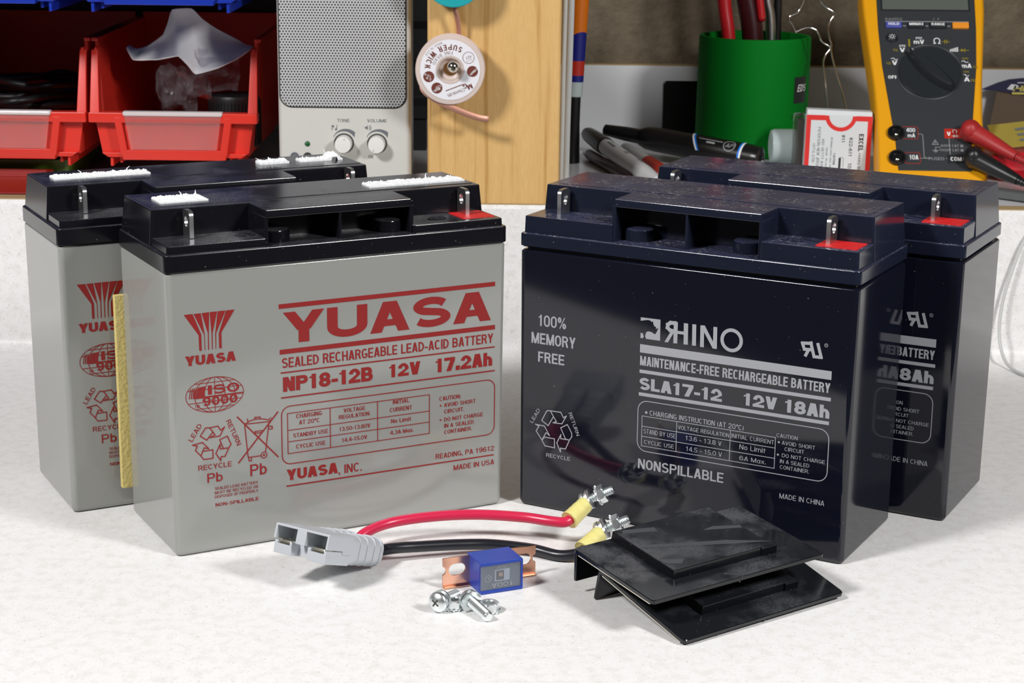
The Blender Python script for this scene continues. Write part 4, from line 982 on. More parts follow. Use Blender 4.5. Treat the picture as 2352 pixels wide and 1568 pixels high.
m = wmb(o); m.lathe([(5.6, 0), (5.8, .6), (4.9, 30), (5.0, 51), (4.6, 51.5)], at(.0), (0.018, 0, 1), 28); m.build('cap', M_marker_black, gt)
m = wmb(o); m.lathe([(5.3, 51.2), (5.6, 52), (5.8, 62.5), (5.4, 63)], at(0), ax, 28); m.build('collar', M_frost, gt)
m = wmb(o); n = 32; u_, w_ = m.frame(ax)
def tr(h, tw=0): return [at(h + tw*math.cos(2*math.pi*i/n + 2.6)) + (u_*math.cos(2*math.pi*i/n) + w_*math.sin(2*math.pi*i/n))*(5.9 + (h - 62)*.022) for i in range(n)]
for a, b, mi, ta, tb in ((62.5, 67.5, 1, 0, 0), (67.5, 78.5, 2, 0, 0), (78.5, 96, 1, 0, 4.5), (96, 190, 0, 4.5, 0)):
    m.mi = mi; m.loft([tr(a, ta), tr(b, tb)], (a == 62.5, b == 190))
m.build('tube_body', [M_orange, M_royal, M_redprint], gt)

# --- green foam can holder with tools, black wallet behind it, wire stand
o = (190.6, 1500, 104)
cu = thing('can_holder', 'green foam can holder used as a pen cup on the shelf', 'cup', o)
m = wmb(o)
lean = lambda z: 190.0 - (z - 104)*(-.006)
m.loft([circ_ring(lean(z), 1500, r, r, z, 64) for r, z in ((42.6, 104.1), (44.3, 105.2), (44.6, 112), (44.2, 195.4), (43.6, 196.6), (42.0, 196.9), (40.6, 196.2), (40.3, 190), (40.0, 110), (38, 109))]); m.build('foam_sleeve', M_green, cu, 50)
th0 = math.radians(-51)
cyl_ = lambda u, v: (lean(v) + 44.75*math.cos(th0 + u/44.5), 1500 + 44.75*math.sin(th0 + u/44.5), v)
p = wprint(o, cyl_)
for i in range(8): p.bar(i*2, 147, (i + 1)*2, 167.6)
p.text('www.eds.com', -9.6, 136.0, 2.8, 23, -.005); p.build('printed_badge', M_blackink, cu)
cyl2 = lambda u, v: (lean(v) + 44.95*math.cos(th0 + u/44.5), 1500 + 44.95*math.sin(th0 + u/44.5), v)
p = wprint(o, cyl2); p.text('EDS', 3.2, 156.0, 5.6, 11.2, .02, skew=.25); p.build('badge_lettering', M_whiteink, cu)
def handle(name, label, pts, r, ma, ribs=False, flat=1.0, grp='tools in the green holder'):
    m = MB(); P = smooth_path(pts, 8); n = len(P)
    rad = [r*(1 + (.09 if ribs and i % 2 else 0))*(0.75 if i in (0, n - 1) else 1) for i in range(n)]
    if ribs: P = smooth_path(pts, 22); n = len(P); rad = [r*(1 + (.07 if i % 2 else 0)) for i in range(n)]
    m.tube(P, rad, 14, flat=flat, up=(1, 0, 0)); tag(m.build(name, ma, None, 40), label, 'tool', grp)
handle('plier_handle', 'red ribbed tool grip leaning left in the green holder', [(171, 1487, 128), (168.5, 1488, 190), (164, 1490, 222), (160, 1492, 262)], 5.2, M_tool_red, True)
handle('plier_handle', 'wide maroon tool grip in the middle of the green holder', [(192, 1494, 128), (188, 1495, 195), (181, 1496, 232), (176, 1497, 265)], 7.4, M_tool_dark, flat=1.15)
handle('pick_tool', 'slim red tool tip between the maroon grip and the steel tool', [(194.0, 1489, 211), (193.2, 1489, 214), (189.5, 1490, 240), (188, 1492, 265)], 3.2, M_tool_red)
handle('steel_tool', 'grey steel tool shank between red tip and black tool in the holder', [(207, 1512, 128), (203.7, 1510, 203), (199.5, 1509, 226), (196, 1508, 265)], 4.2, M_tab)
handle('tool_shaft', 'straight black tool shaft furthest right in the green holder', [(212, 1518, 128), (209.8, 1516, 206), (209, 1515, 265)], 3.3, M_tool_black)
o = (141, 1566, 104)
m = wmb(o); m.M = Matrix.Rotation(-.10, 4, 'X') ; m.loft([[(a, y, b) for a, b, _ in rr(21 - i, 24 - i, 3.5, 0, 5, 4, 24)] for y, i in ((-5, .8), (-4.5, 0), (4.5, 0), (5, .8))])
w_ = thing('black_case', 'flat black case standing upright between the white board and green holder', 'case', o); m.build('case_shell', M_marker_black, w_)
m = MB()
p1 = [(215.4, 203.4), (216.3, 204.7), (224.0, 207.5), (230.2, 205.9), (232.7, 203.2), (235.7, 196.9), (242.0, 192.9), (242.1, 190.9), (238.6, 185.8), (237.6, 179.7), (240.0, 165.8), (242.5, 144.4), (244.2, 125.5), (245, 105.2)]
p2 = [(215.0, 204.6), (212.0, 210.0), (209.5, 213.0), (210.7, 216.4), (216.0, 219.1), (219.6, 226.8), (222.3, 235.1), (227.1, 238.5), (230.8, 233.6), (233.5, 226.9), (237.7, 222.7), (243.0, 219.7), (243.8, 217.1), (240.7, 211.7), (239.6, 207.0), (241.3, 199.3), (242.9, 194.9), (243.2, 189.2), (246.2, 178.1), (257.3, 143.2), (262, 105.2)]
dy = lambda x, z, k: 1452 + k + max(0, 150 - z)*.0
m.tube(smooth_path([(x, 1450 - (0 if z > 160 else (160 - z)*.12), z) for x, z in p2[::-1]] + [(x, 1450.8 + (0 if z > 160 else (160 - z)*.1), z) for x, z in p1], 5), .72, 8)
tag(m.build('wire_holder', M_chrome, None, 60), 'bright bent-wire star holder on thin legs between green holder and multimeter', 'wire')

# --- markers, pens, bottle
def marker(name, label, pts, prof, grp):
    """pts: two end points; prof: list of (radius, distance, material index) lathe runs"""
    a, b = Vector(pts[0]), Vector(pts[1]); o = a; d = (b - a).normalized()
    r = thing(name, label, 'marker' if 'marker' in name else 'pen', tuple(o), group=grp)
    for nm, pr, mm in prof:
        m = wmb(o); m.lathe([(q[0], q[1]) for q in pr], a, d, 28); m.build(nm, mm, r)
    return r, a, d
r_, a, d = marker('marker_pen', 'grey marker pen with black cap lying beside the orange glue tube', ((57.0, 1470, 121.5), (103, 1290, 111)), [
    ('cap', [(2.6, 0), (4.8, 1.5), (6.0, 8), (6.8, 30), (7.1, 52), (6.6, 53)], M_marker_black),
    ('barrel', [(6.0, 52.6), (6.5, 56), (6.5, 150), (5, 178)], M_marker_grey)], 'pens on the shelf')
u_ = d.cross(Vector((0, 0, 1))).normalized(); w_ = u_.cross(d)
def side(fwd, ang, r): return lambda u, v: a + d*(fwd + u) + (w_*math.cos(ang + v/r) + u_*math.sin(ang + v/r))*(r + .08) - Vector(a)
p = Print(side(60, -.25, 6.55), 0); p.bar(4, 3.0, 22, 4.6); p.ell((8, -1), 3, 2.2, .5); p.bar(40, 1.5, 48, 2.6); p.bar(40, -.6, 46, .3); p.bar(66, 0, 78, .7); p.build('barrel_print', M_midink, r_)
r_, a, d = marker('marker_pen', 'grey marker pen with a red end band lying behind the black-capped marker', ((86, 1452, 112.5), (109.5, 1345, 110)), [
    ('barrel', [(3, 0), (4.8, 3), (5.4, 8), (5.6, 66), (5.4, 66.5)], M_marker_grey), ('end_band', [(5.5, 66), (6.0, 66.6), (6.0, 100), (5.4, 109)], M_redprint)], 'pens on the shelf')
r_, a, d = marker('ball_pen', 'dark red pen with a silver tip lying nearest the glue tube', ((55.0, 1462, 108.4), (86, 1330, 107.8)), [
    ('tip', [(1.2, 0), (3.0, 6), (3.6, 14)], M_tab), ('barrel', [(3.6, 14), (4.2, 18), (4.2, 120), (3.4, 132)], M_tool_dark)], 'pens on the shelf')
r_, a, d = marker('marker_pen', 'thick black marker with blue and white bands lying in front of green holder', ((70.5, 1462, 125.5), (185.5, 1394, 114.0)), [
    ('cap', [(3.0, 0), (4.4, 1), (5.6, 20), (5.8, 31), (7.0, 33), (8.8, 38), (9.4, 46), (9.6, 72)], M_marker_black),
    ('barrel', [(9.5, 70), (9.9, 74), (10, 128), (9.0, 133), (6, 134), (5, 132.5), (0, 132.5)], M_marker_black)], 'pens on the shelf')
u_ = d.cross(Vector((0, 0, 1))).normalized(); w_ = u_.cross(d)
if u_.y > 0: u_ = -u_
fm = lambda u, v: a + d*u + (w_*math.cos(v/10.05) + u_*math.sin(v/10.05))*10.08 - Vector(a)
zb = lambda v: 78 + (abs(v - 5)*.55 if v > 5 else -(5 - v)*.25)
for nm, ma, z_ in (('white_band', M_whiteink, lambda v: zb(v)), ('blue_band', M_sky, lambda v: zb(v) + 1.4), ('blue_band', M_sky, lambda v: 118), ('white_band', M_whiteink, lambda v: 119.4)):
    p = Print(fm, 0)
    for i in range(16):
        v0, v1 = i*1.25 - 4, (i + 1)*1.25 - 4
        p.poly([(z_(v0), v0), (z_(v0) + 1.4, v0), (z_(v1) + 1.4, v1), (z_(v1), v1)])
    p.build(nm, ma, r_)
p = Print(lambda u, v: fm(u, 10 - v), 0); p.ell((110, 2.4), 4.6, 4.6, .5); p.text('AP', 106.8, .6, 3.6, 6.4, .0, skew=.2); p.bar(84, 4.0, 104, 4.6); p.bar(91, 1.2, 98, 2.6); p.build('barrel_print', M_greyink, r_)
o = (199, 1438, 118)
m = wmb(o); m.lathe([(9, 0), (12.2, .8), (13.2, 3), (13.3, 20), (13.0, 21), (13.3, 22), (13.3, 56), (9, 59)], (197.5, 1438, 117.6), (1, .02, 0), 40)
bt = thing('plastic_bottle', 'frosted white plastic bottle lying on its side in front of the green holder', 'bottle', o); m.build('bottle_body', M_frost, bt)

# --- knife-blade box with its clear tray
o = (242.5, 1395, 104)
bx = thing('blade_box', 'small white card box with red border leaning beside the multimeter', 'box', o, M=ROT(-.03, -.05, .016))
m = MB(); m.box(-24.8, 24.8, 0, 9, .2, 43.2, .4)
m.wedge([(-24.4, .4, 42.8), (24.4, .4, 42.8), (24.6, 8.8, 42.8), (-24.6, 8.8, 42.8), (-24.2, 1.2, 47.2), (24.2, 1.2, 46.4), (24.2, 8.6, 47.2), (-24.2, 8.6, 48)], .3)
m.build('card_box', M_box_white, bx)
p = Print(lambda u, v: (u, -.06, v))
n = 20; po_ = [(math.cos(math.pi + math.pi*i/n), math.sin(math.pi + math.pi*i/n)) for i in range(n + 1)]
for i in range(n): p.poly([(1 + q[0]*r_*1.02, 43 + q[1]*r_) for q, r_ in ((po_[i], 8.6), (po_[i+1], 8.6), (po_[i+1], 11.6), (po_[i], 11.6))])
p.bar(-24.6, 39.4, -10.3, 43.2); p.bar(12.3, 39.4, 24.6, 43.2); p.bar(-24.6, .4, -21.2, 39.5); p.bar(21.2, .4, 24.6, 39.5)
p.build('red_border', M_box_red, bx)
p = Print(lambda u, v: (u, -.07, v))
for tx, u, v, hh, w, b in (('EXCEL', 15.2, 30.0, 3.6, 13.0, .04), ('Hobby Blades', 15.6, 15.6, 2.0, 19, .01), ('#22-611', 8.2, 27.2, 2.6, 14.2, .02), ('10', 8.2, 8.0, 2.8, 4.0, .02), ('#11', 2.4, 29.0, 2.5, 5.8, .02), ('CAUTION', -3.2, 15.0, 1.7, 8.6, .02),
    ('All blades have razor edges', -5.6, 27, 1.5, 26, .0), ('Handle with care', -8.8, 19, 1.5, 15, .0), ('481 GETTY AVE', -12.3, 25.6, 2.0, 22, .0), ('PATERSON, NEW JERSEY', -15.6, 34.2, 2.1, 32, .0), ('(973) 278-', -19.0, 22, 2.0, 15.0, .0)):
    p.text(tx, u, v, hh, w, b, rot=-90)
p.rrect(1.2, -2, 4.6, 12.0, .8, .25); p.bar(1.3, 0, 2.8, 11.6); p.build('box_lettering', M_blackink, bx)
o = (216.8, 1402, 104)
m = wmb(o); m.box(212.0, 219.4, 1405, 1420, 104.2, 146, .6); tr_ = thing('blade_case', 'clear plastic case of blades standing behind the white and red box', 'case', o); m.build('clear_shell', M_clear, tr_)
m = wmb(o); m.box(214.2, 218.6, 1407, 1418, 105, 143, .3); m.build('blades', M_tray, tr_)

# --- multimeter leaning back on its stand
mo = (304.4, 1348.6, 104)
MM = Matrix(((0.997, 0.062, 0.045), (-0.076, 0.743, 0.665), (0.008, -0.667, 0.745)))
me_ = thing('multimeter', 'yellow digital multimeter with charcoal face leaning back on the shelf', 'multimeter', mo, M=MM)
def edge_(z):              # half width of the yellow holster at height z up the face
    pts = ((0, 39.4), (8, 39.6), (60, 39.2), (90, 40.6), (125, 43.6), (167, 47), (185, 47))
    for (a, x0), (b, x1) in zip(pts, pts[1:]):
        if a <= z <= b: return x0 + (x1 - x0)*(z - a)/(b - a)
    return 47
def fedge(z):
    pts = ((12, 26.4), (40, 27.8), (78, 32), (105, 35), (140, 36.8), (185, 37.4))
    for (a, x0), (b, x1) in zip(pts, pts[1:]):
        if a <= z <= b: return x0 + (x1 - x0)*(z - a)/(b - a)
    return 26
zs = [0, 4, 12, 25, 40, 60, 78, 90, 105, 125, 140, 160, 182, 186]
def outline(y, i=0, cx=1.4):
    lo = max(0, y*.895 + .4) + i; hi = 186 - i
    L = [lo + (hi - lo)*k/13 for k in (0, .25, 1, 2, 3, 4, 5, 6, 7, 8, 9, 11, 12.7, 13)]
    k = [4, 0] + [0]*10 + [0, 4]
    return [(cx + edge_(z) - i - q, y, z) for z, q in zip(L, k)] + [(cx - edge_(z) + i + q, y, z) for z, q in zip(L[::-1], k[::-1])]
m = MB(); m.loft([outline(0.4, 3.2), outline(1.4, 1.2), outline(4, 0), outline(24, 0), outline(32, 3), outline(34, 6)])
m.build('holster', M_yellow, me_, 45)
m = MB(); F_ = lambda y, i: [(3.0 + fedge(z) - i, y, z) for z in [12 + i] + zs[3:]] + [(3.0 - fedge(z) + i, y, z) for z in zs[:2:-1] + [12 + i]]
m.loft([F_(1.5, 0), F_(-.1, 0), F_(-.5, .5)]); m.build('face_plate', M_face, me_, 30)
m = MB(); m.box(-31.2, 36.2, -.9, 0, 156.2, 181, .4); m.build('display_bezel', M_dial, me_)
m = MB(); m.box(-30, 35, -1.0, 0, 157.4, 180, .2); m.build('lcd', M_lcd, me_)
for x0, x1, mm_ in ((-28.2, -16.0, M_btn_blue), (-11.6, 1.2, M_btn_dark), (5.0, 17.4, M_btn_dark), (22.0, 34.4, M_btn_orange)):
    m = MB(); m.box(x0, x1, -2.6, 0, 139.4, 144.8, .8); m.build('button', mm_, me_)
m = MB(); m.lathe([(4.6, 0), (4.6, .6), (3.9, .8), (3.8, 2.0), (3.2, 2.5), (0, 2.6)], (-23.9, -.4, 130.2), (0, -1, 0), 32); m.build('button', M_btn_dark, me_)
dc = Vector((3.0, 0, 99.3))
m = MB(); m.lathe([(25.2, 0), (25.0, .7), (24.6, .9), (24.2, .7), (23.9, .3)], dc + Vector((0, -.3, 0)), (0, -1, 0), 72, (False, False)); m.build('dial_collar', M_face, me_)
m = MB(); m.lathe([(23.2, .2), (23.1, 1.3), (22.4, 1.9), (20, 1.6), (0, .6)], dc, (0, -1, 0), 72)
m.M = Matrix.Translation(dc) @ Matrix.Rotation(math.radians(-42), 4, 'Y')
m.loft([[(x, -1.0, z) for x, z in pr_] for pr_ in [circ((0, 0), 6.4, 40, 23.2)]] + [[(x, -7.6, z) for x, z in circ((0, 0), 4.4, 40, 22.4)], [(x, -9.0, z) for x, z in circ((0, 0), 3.2, 40, 21.2)]])
dl = m.build('dial', M_dial, me_, 40)
p = Print(lambda u, v: Matrix.Rotation(math.radians(-42), 3, 'Y') @ Vector((u, -9.5, v)) + dc); p.bar(-.4, 18.6, .4, 20.6); p.build('pointer_mark', M_greyink, dl)
for z in (43.9, 22.2):
    x = -24.2
    m = MB(); m.lathe([(6.2, -1), (6.2, 2.6), (5.6, 3.3), (4.7, 3.1), (4.3, .7), (0, .7)], (x, 0, z), (0, -1, 0), 36); q = m.build('jack', M_marker_black, me_)
    m = MB(); m.lathe([(1.7, .6), (1.7, .9), (1.4, 1.1), (1.1, .9), (0, .7)], (x, 0, z - 2.2), (0, -1, 0), 24); m.build('contact', M_nail, q)
fm = lambda u, v: (u, -.56, v)
p = Print(fm)
p.text('OFF', -28.0, 93.0, 2.9, 7.2, .03)
p.text('V', -24.6, 105.6, 4.0, 4.0, .03); p.text('V', -18.4, 117.6, 4.0, 4.0, .03); p.text('mV', -7.6, 125.4, 3.8, 7.8, .03)
for x, z in ((-18.6, 122.8), (-6.0, 130.2)): p.bar(x, z + .8, x + 4.8, z + 1.3); [p.bar(x + 1.8*k, z - .3, x + 1.8*k + 1.1, z + .2) for k in range(3)]
p.ell((-23.8, 111.0), 1.2, .9, .5, 0, 180, 8); p.ell((-21.6, 111.2), 1.2, .9, .5, 180, 360, 8)
p.ell((9.8, 128.4), 2.2, 2.4, .7, -60, 240, 20); p.bar(7.0, 125.6, 9.0, 126.3); p.bar(10.6, 125.6, 12.6, 126.3)
for k in range(5): p.bar(19.2 + 1.3*k, 118.4, 20.0 + 1.3*k, 120.6 + .5*k)
p.text('mA', 27.2, 103.6, 3.9, 7.2, .03); p.text('A', 28.2, 91.2, 3.9, 4.2, .03)
for z in (109.2, 96.8): p.ell((28.6, z), 1.2, .8, .5, 0, 180, 8); p.ell((30.8, z + .2), 1.2, .8, .5, 180, 360, 8)
p.build('face_lettering', M_whiteink, me_)
p = Print(fm)
p.text('400', -16.4, 45.2, 3.6, 6.4, .02); p.text('mA', -15.6, 40.6, 3.4, 5.4, .02); p.build('jack_lettering', M_whiteink, me_)
p = Print(fm); p.text('10A', -15.2, 21.2, 4.0, 6.6, .02); p.build('jack_lettering', M_whiteink, me_)
p = Print(fm)
for tx, u, v in (('Hz', -28.6, 106.0), ('Hz', -23.0, 118.2), ('Hz', 35.8, 103.4), ('Hz', 33.4, 91.2)): p.text(tx, u, v, 2.6, 3.2, .0)
p.bar(-11.6, 122.8, -10.4, 129.6); p.stroke([(13.6, 127.6), (19.4, 127.6)], .4); p.bar(15.4, 125.8, 15.9, 129.4); p.bar(17.0, 125.8, 17.5, 129.4)
p.stroke([(26.2, 119.8), (33.2, 119.8)], .4); p.poly([(27.6, 118.4), (29.8, 119.8), (27.6, 121.2)]); p.bar(29.9, 118.2, 30.4, 121.4)
for z in (112.4, 100.2): p.bar(27.6, z, 32.2, z + .4); [p.bar(27.6 + 1.8*k, z - 1, 28.6 + 1.8*k, z - .6) for k in range(3)]
p.build('face_lettering', M_yellowink, me_)
p = Print(fm)
p.text('AutoHOLD', -28.2, 147.6, 2.0, 12.6, -.005); p.text('C', 8.0, 147.6, 2.0, 1.4, -.005); p.text('F', 11.4, 147.6, 2.0, 1.4, -.005)
p.bar(-28.4, 146.0, 34.6, 146.5)
for x in (-14, 2.8, 19.4): p.bar(x - 1.2, 141.8, x + 1.2, 142.4)
p.build('face_lettering', M_greyink, me_)
p = Print(fm)
p.stroke([(-8.0, 43.6), (-5.6, 43.6), (-4.6, 42.6), (-4.4, 23.4), (-2.6, 22.6)], .35); p.stroke([(-7.6, 22.4), (1, 22.4)], .35)
p.text('FUSED', -1.2, 21.0, 2.4, 11.2, .0); p.stroke([(11.4, 22.4), (16, 22.4)], .35); p.stroke([(16, 23.4), (14.6, 24), (14.3, 43), (15.6, 44)], .35)
p.stroke([(2.0, 34.6), (6.4, 34.6), (4.2, 38.6)], .4, True); p.bar(4.0, 35.4, 4.4, 37.2)
p.text('600V CAT', 8.2, 32.6, 2.1, 13.0, .0); p.text('1000V CAT', 7.0, 28.8, 2.1, 14.2, .0)
p.stroke([(7.8, 32.2), (4.2, 32.2), (4.2, 29.6)], .35); p.bar(2.0, 29.3, 6.4, 29.7); p.bar(2.8, 28.5, 5.6, 28.9); p.bar(3.6, 27.8, 4.8, 28.2)
for k in range(3): p.bar(22.4 + k*.7, 28.8, 22.8 + k*.7, 30.8); p.bar(22.4 + k*.7, 32.6, 22.8 + k*.7, 34.6)
p.build('connection_lines', M_greyink, me_)
m = MB(); m.box(11.2, 27, -.62, -.3, 40.2, 48.6, .1); q = m.build('terminal_label', M_redprint, me_)
p = Print(lambda u, v: (u, -.68, v)); p.text('V', 13.0, 42.4, 3.4, 2.8, .03); p.ell((18.8, 46.2), 1.5, 1.5, .5, -60, 240, 14); p.stroke([(16.6, 42.2), (21.6, 42.2)], .4); p.poly([(17.8, 40.9), (19.8, 42.2), (17.8, 43.5)]); p.bar(19.9, 40.8, 20.3, 43.6); p.build('label_print', M_whiteink, q)
m = MB(); m.box(12.2, 27, -.62, -.3, 18.2, 26.0, .1); q = m.build('terminal_label', M_blackink, me_)
p = Print(lambda u, v: (u, -.68, v)); p.text('COM', 14.6, 20.4, 3.4, 8.0, .03); p.build('label_print', M_whiteink, q)
for q_ in ((-19.6, 39.2, -8.0, 50.0), (-18.4, 17.6, -7.4, 27.2)):
    p = Print(fm); p.rrect(*q_, 1.6, .35); p.build('label_border', M_redprint, me_)
for tx, x, w in (('HOLD', -26.2, 8.2), ('MINMAX', -10.6, 10.8), ('RANGE', 6.2, 10.0)):
    p = Print(lambda u, v: (u, -2.66, v)); p.text(tx, x, 141.3, 2.4, w, .03); p.build('button_lettering', M_whiteink, me_)
p = Print(lambda u, v: (u, -3.06, v)); p.ell((-23.9, 130.2), 1.1, 1.1, .35)
for k in range(8):
    a_ = math.pi/4*k; p.stroke([(-23.9 + 1.7*math.cos(a_), 130.2 + 1.7*math.sin(a_)), (-23.9 + 2.5*math.cos(a_), 130.2 + 2.5*math.sin(a_))], .35)
p.build('button_lettering', M_whiteink, me_)
# --- test leads plugged into it
def lead(name, label, base, path, r0, ma):
    w = lambda q: Vector(mo) + MM @ Vector(q)
    P = [w(base)] ; r = thing(name, label, 'test lead', tuple(P[0]), group='test leads')
    m = wmb(P[0]); b1 = w((base[0], -13, base[2])); n_ = (b1 - P[0]).normalized()
    m.lathe([(4.6, .8), (r0*.8, 1.4), (r0*.95, 4), (r0, 8), (r0*.97, 12), (r0*.7, 15.2), (0, 16.4)], P[0], n_, 32)
    c0 = w((base[0], -9, base[2]))
    hp = smooth_path([c0] + path[:3], 8); rad = [r0*.99*(1 - .50*(i/(len(hp) - 1))**1.15) for i in range(len(hp))]
    m.tube(hp, rad, 20); m.build('plug', ma, r, 60)
    m = wmb(P[0]); tp = smooth_path(path[2:], 26); rr_ = [(3.5 - 1.0*min(1, i/26)) * (1 if (i//3) % 2 else .78) if i < 30 else 2.0 for i in range(len(tp))]
    m.tube(tp, rr_, 16); m.build('strain_relief_and_wire', ma, r, 30)
lead('test_lead', 'red test lead plugged into the right side of the multimeter', (28.6, -1, 41.4), [Vector(q) for q in ((346.5, 1359, 134.4), (356.1, 1351, 129.3), (363.1, 1344, 125.7), (374.2, 1337, 120.9), (398, 1342, 112), (440, 1372, 107))], 7.3, M_red_lead)
lead('test_lead', 'black test lead plugged into the meter below the red lead', (29.6, -1, 18.4), [Vector(q) for q in ((345.5, 1344, 118.6), (355.0, 1336, 114.2), (361.8, 1329, 111.2), (372.2, 1320, 107.8), (395, 1304, 106.4), (440, 1275, 106.4))], 7.3, M_black_lead)

# --- odds and ends at the right edge of the shelf
o = (392, 1385, 104)
m = wmb(o); m.loft([[(a_, b_, z) for a_, b_, _ in rr(34 - i, 22 - i, 3, 0, 5, 386, 1384)] for z, i in ((104.2, 6), (112, 1), (114, 0), (124, 0), (126, 1.5))])
t_ = thing('plastic_box', 'glossy red plastic box at the right edge behind the test leads', 'box', o); m.build('box_body', M_gloss_red, t_)
o = (372, 1392, 126)
m = MB(); m.grid(lambda u, v: (-15 + 62*u, -16 + 34*v, .5 + 3.5*u*u + 6*u + 13*v), 8, 4); bm_ = m.bm
bmesh.ops.solidify(bm_, geom=bm_.faces[:], thickness=.35)
t_ = thing('paper_slip', 'yellow printed paper slip lying on the glossy red box', 'paper', o); m.build('sheet', M_paper_yellow, t_)
p = Print(lambda u, v: (-15 + 62*u, -16 + 34*v, 1.0 + 3.5*u*u + 6*u + 13*v))
for k in range(3): p.poly([(.3, .2 + .22*k), (.75, .2 + .22*k), (.75, .29 + .22*k), (.3, .29 + .22*k)])
p.build('printing', M_midink, t_)
o = (350, 1282, 108)
m = wmb(o); m.M = m.M @ Matrix.Translation((352, 1284, 107.9)) @ Matrix.Rotation(-.72, 4, 'Z'); m.loft([[(a_, b_, z) for a_, b_, _ in rr(22 - i, 6 - i, 3, 0, 5)] for z, i in ((-3.1, 1), (-2.3, 0), (2.3, 0), (3.1, 1))])
t_ = thing('rubber_eraser', 'grey rubber block lying at the right front of the shelf', 'eraser', o); m.build('block', M_grey_rub, t_)
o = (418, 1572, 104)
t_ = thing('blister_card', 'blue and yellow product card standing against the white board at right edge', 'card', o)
m = wmb(o); m.prism([(390, 147.5), (404, 153.5), (413, 156.2), (424, 157.4), (470, 157.4), (470, 138), (428, 143), (404, 146.6)], 1569, 1571, 'y'); m.build('printed_top', M_navy_card, t_)
m = wmb(o); m.prism([(398, 104.4), (470, 104.4), (470, 139.5), (430, 143), (404, 146)], 1571.2, 1572, 'y'); m.build('shade_sheet', mat('brown_shade', (0.13, 0.085, 0.05), .6), t_)  # brown sheet stands in for shade on the white board below the card
p = wprint(o, lambda u, v: (u, 1568.9, v)); p.text('HE', 416.5, 146.6, 4.6, 14, .05, skew=.3); p.bar(416, 143.8, 445, 145.6); p.build('card_lettering', M_paper_yellow, t_)
p = wprint(o, lambda u, v: (u, 1568.9, v)); p.poly([(411.5, 148.2), (415, 152.4), (419, 152.0), (421.5, 150.6), (417, 147.4)]); p.poly([(420, 153.2), (450, 153.6), (450, 154.4), (420, 153.9)]); p.build('card_lettering', M_whiteink, t_)
m = MB(); m.tube(smooth_path([(384, 1275, 105.9), (370, 1252, 106.6), (358, 1243.6, 102), (345.5, 1242.5, 84), (338, 1241, 62), (333.8, 1240, 44), (332, 1238, 27), (332.5, 1234, 14), (334.5, 1226, 4.9), (337.5, 1214, 1.7), (343, 1200, 1.5), (356, 1190, 1.5), (400, 1186, 1.5)], 8), 1.15, 10)
tag(m.build('thin_cable', M_cord, None, 60), 'thin pale cable hanging in a curve against the upstand at far right', 'cable')

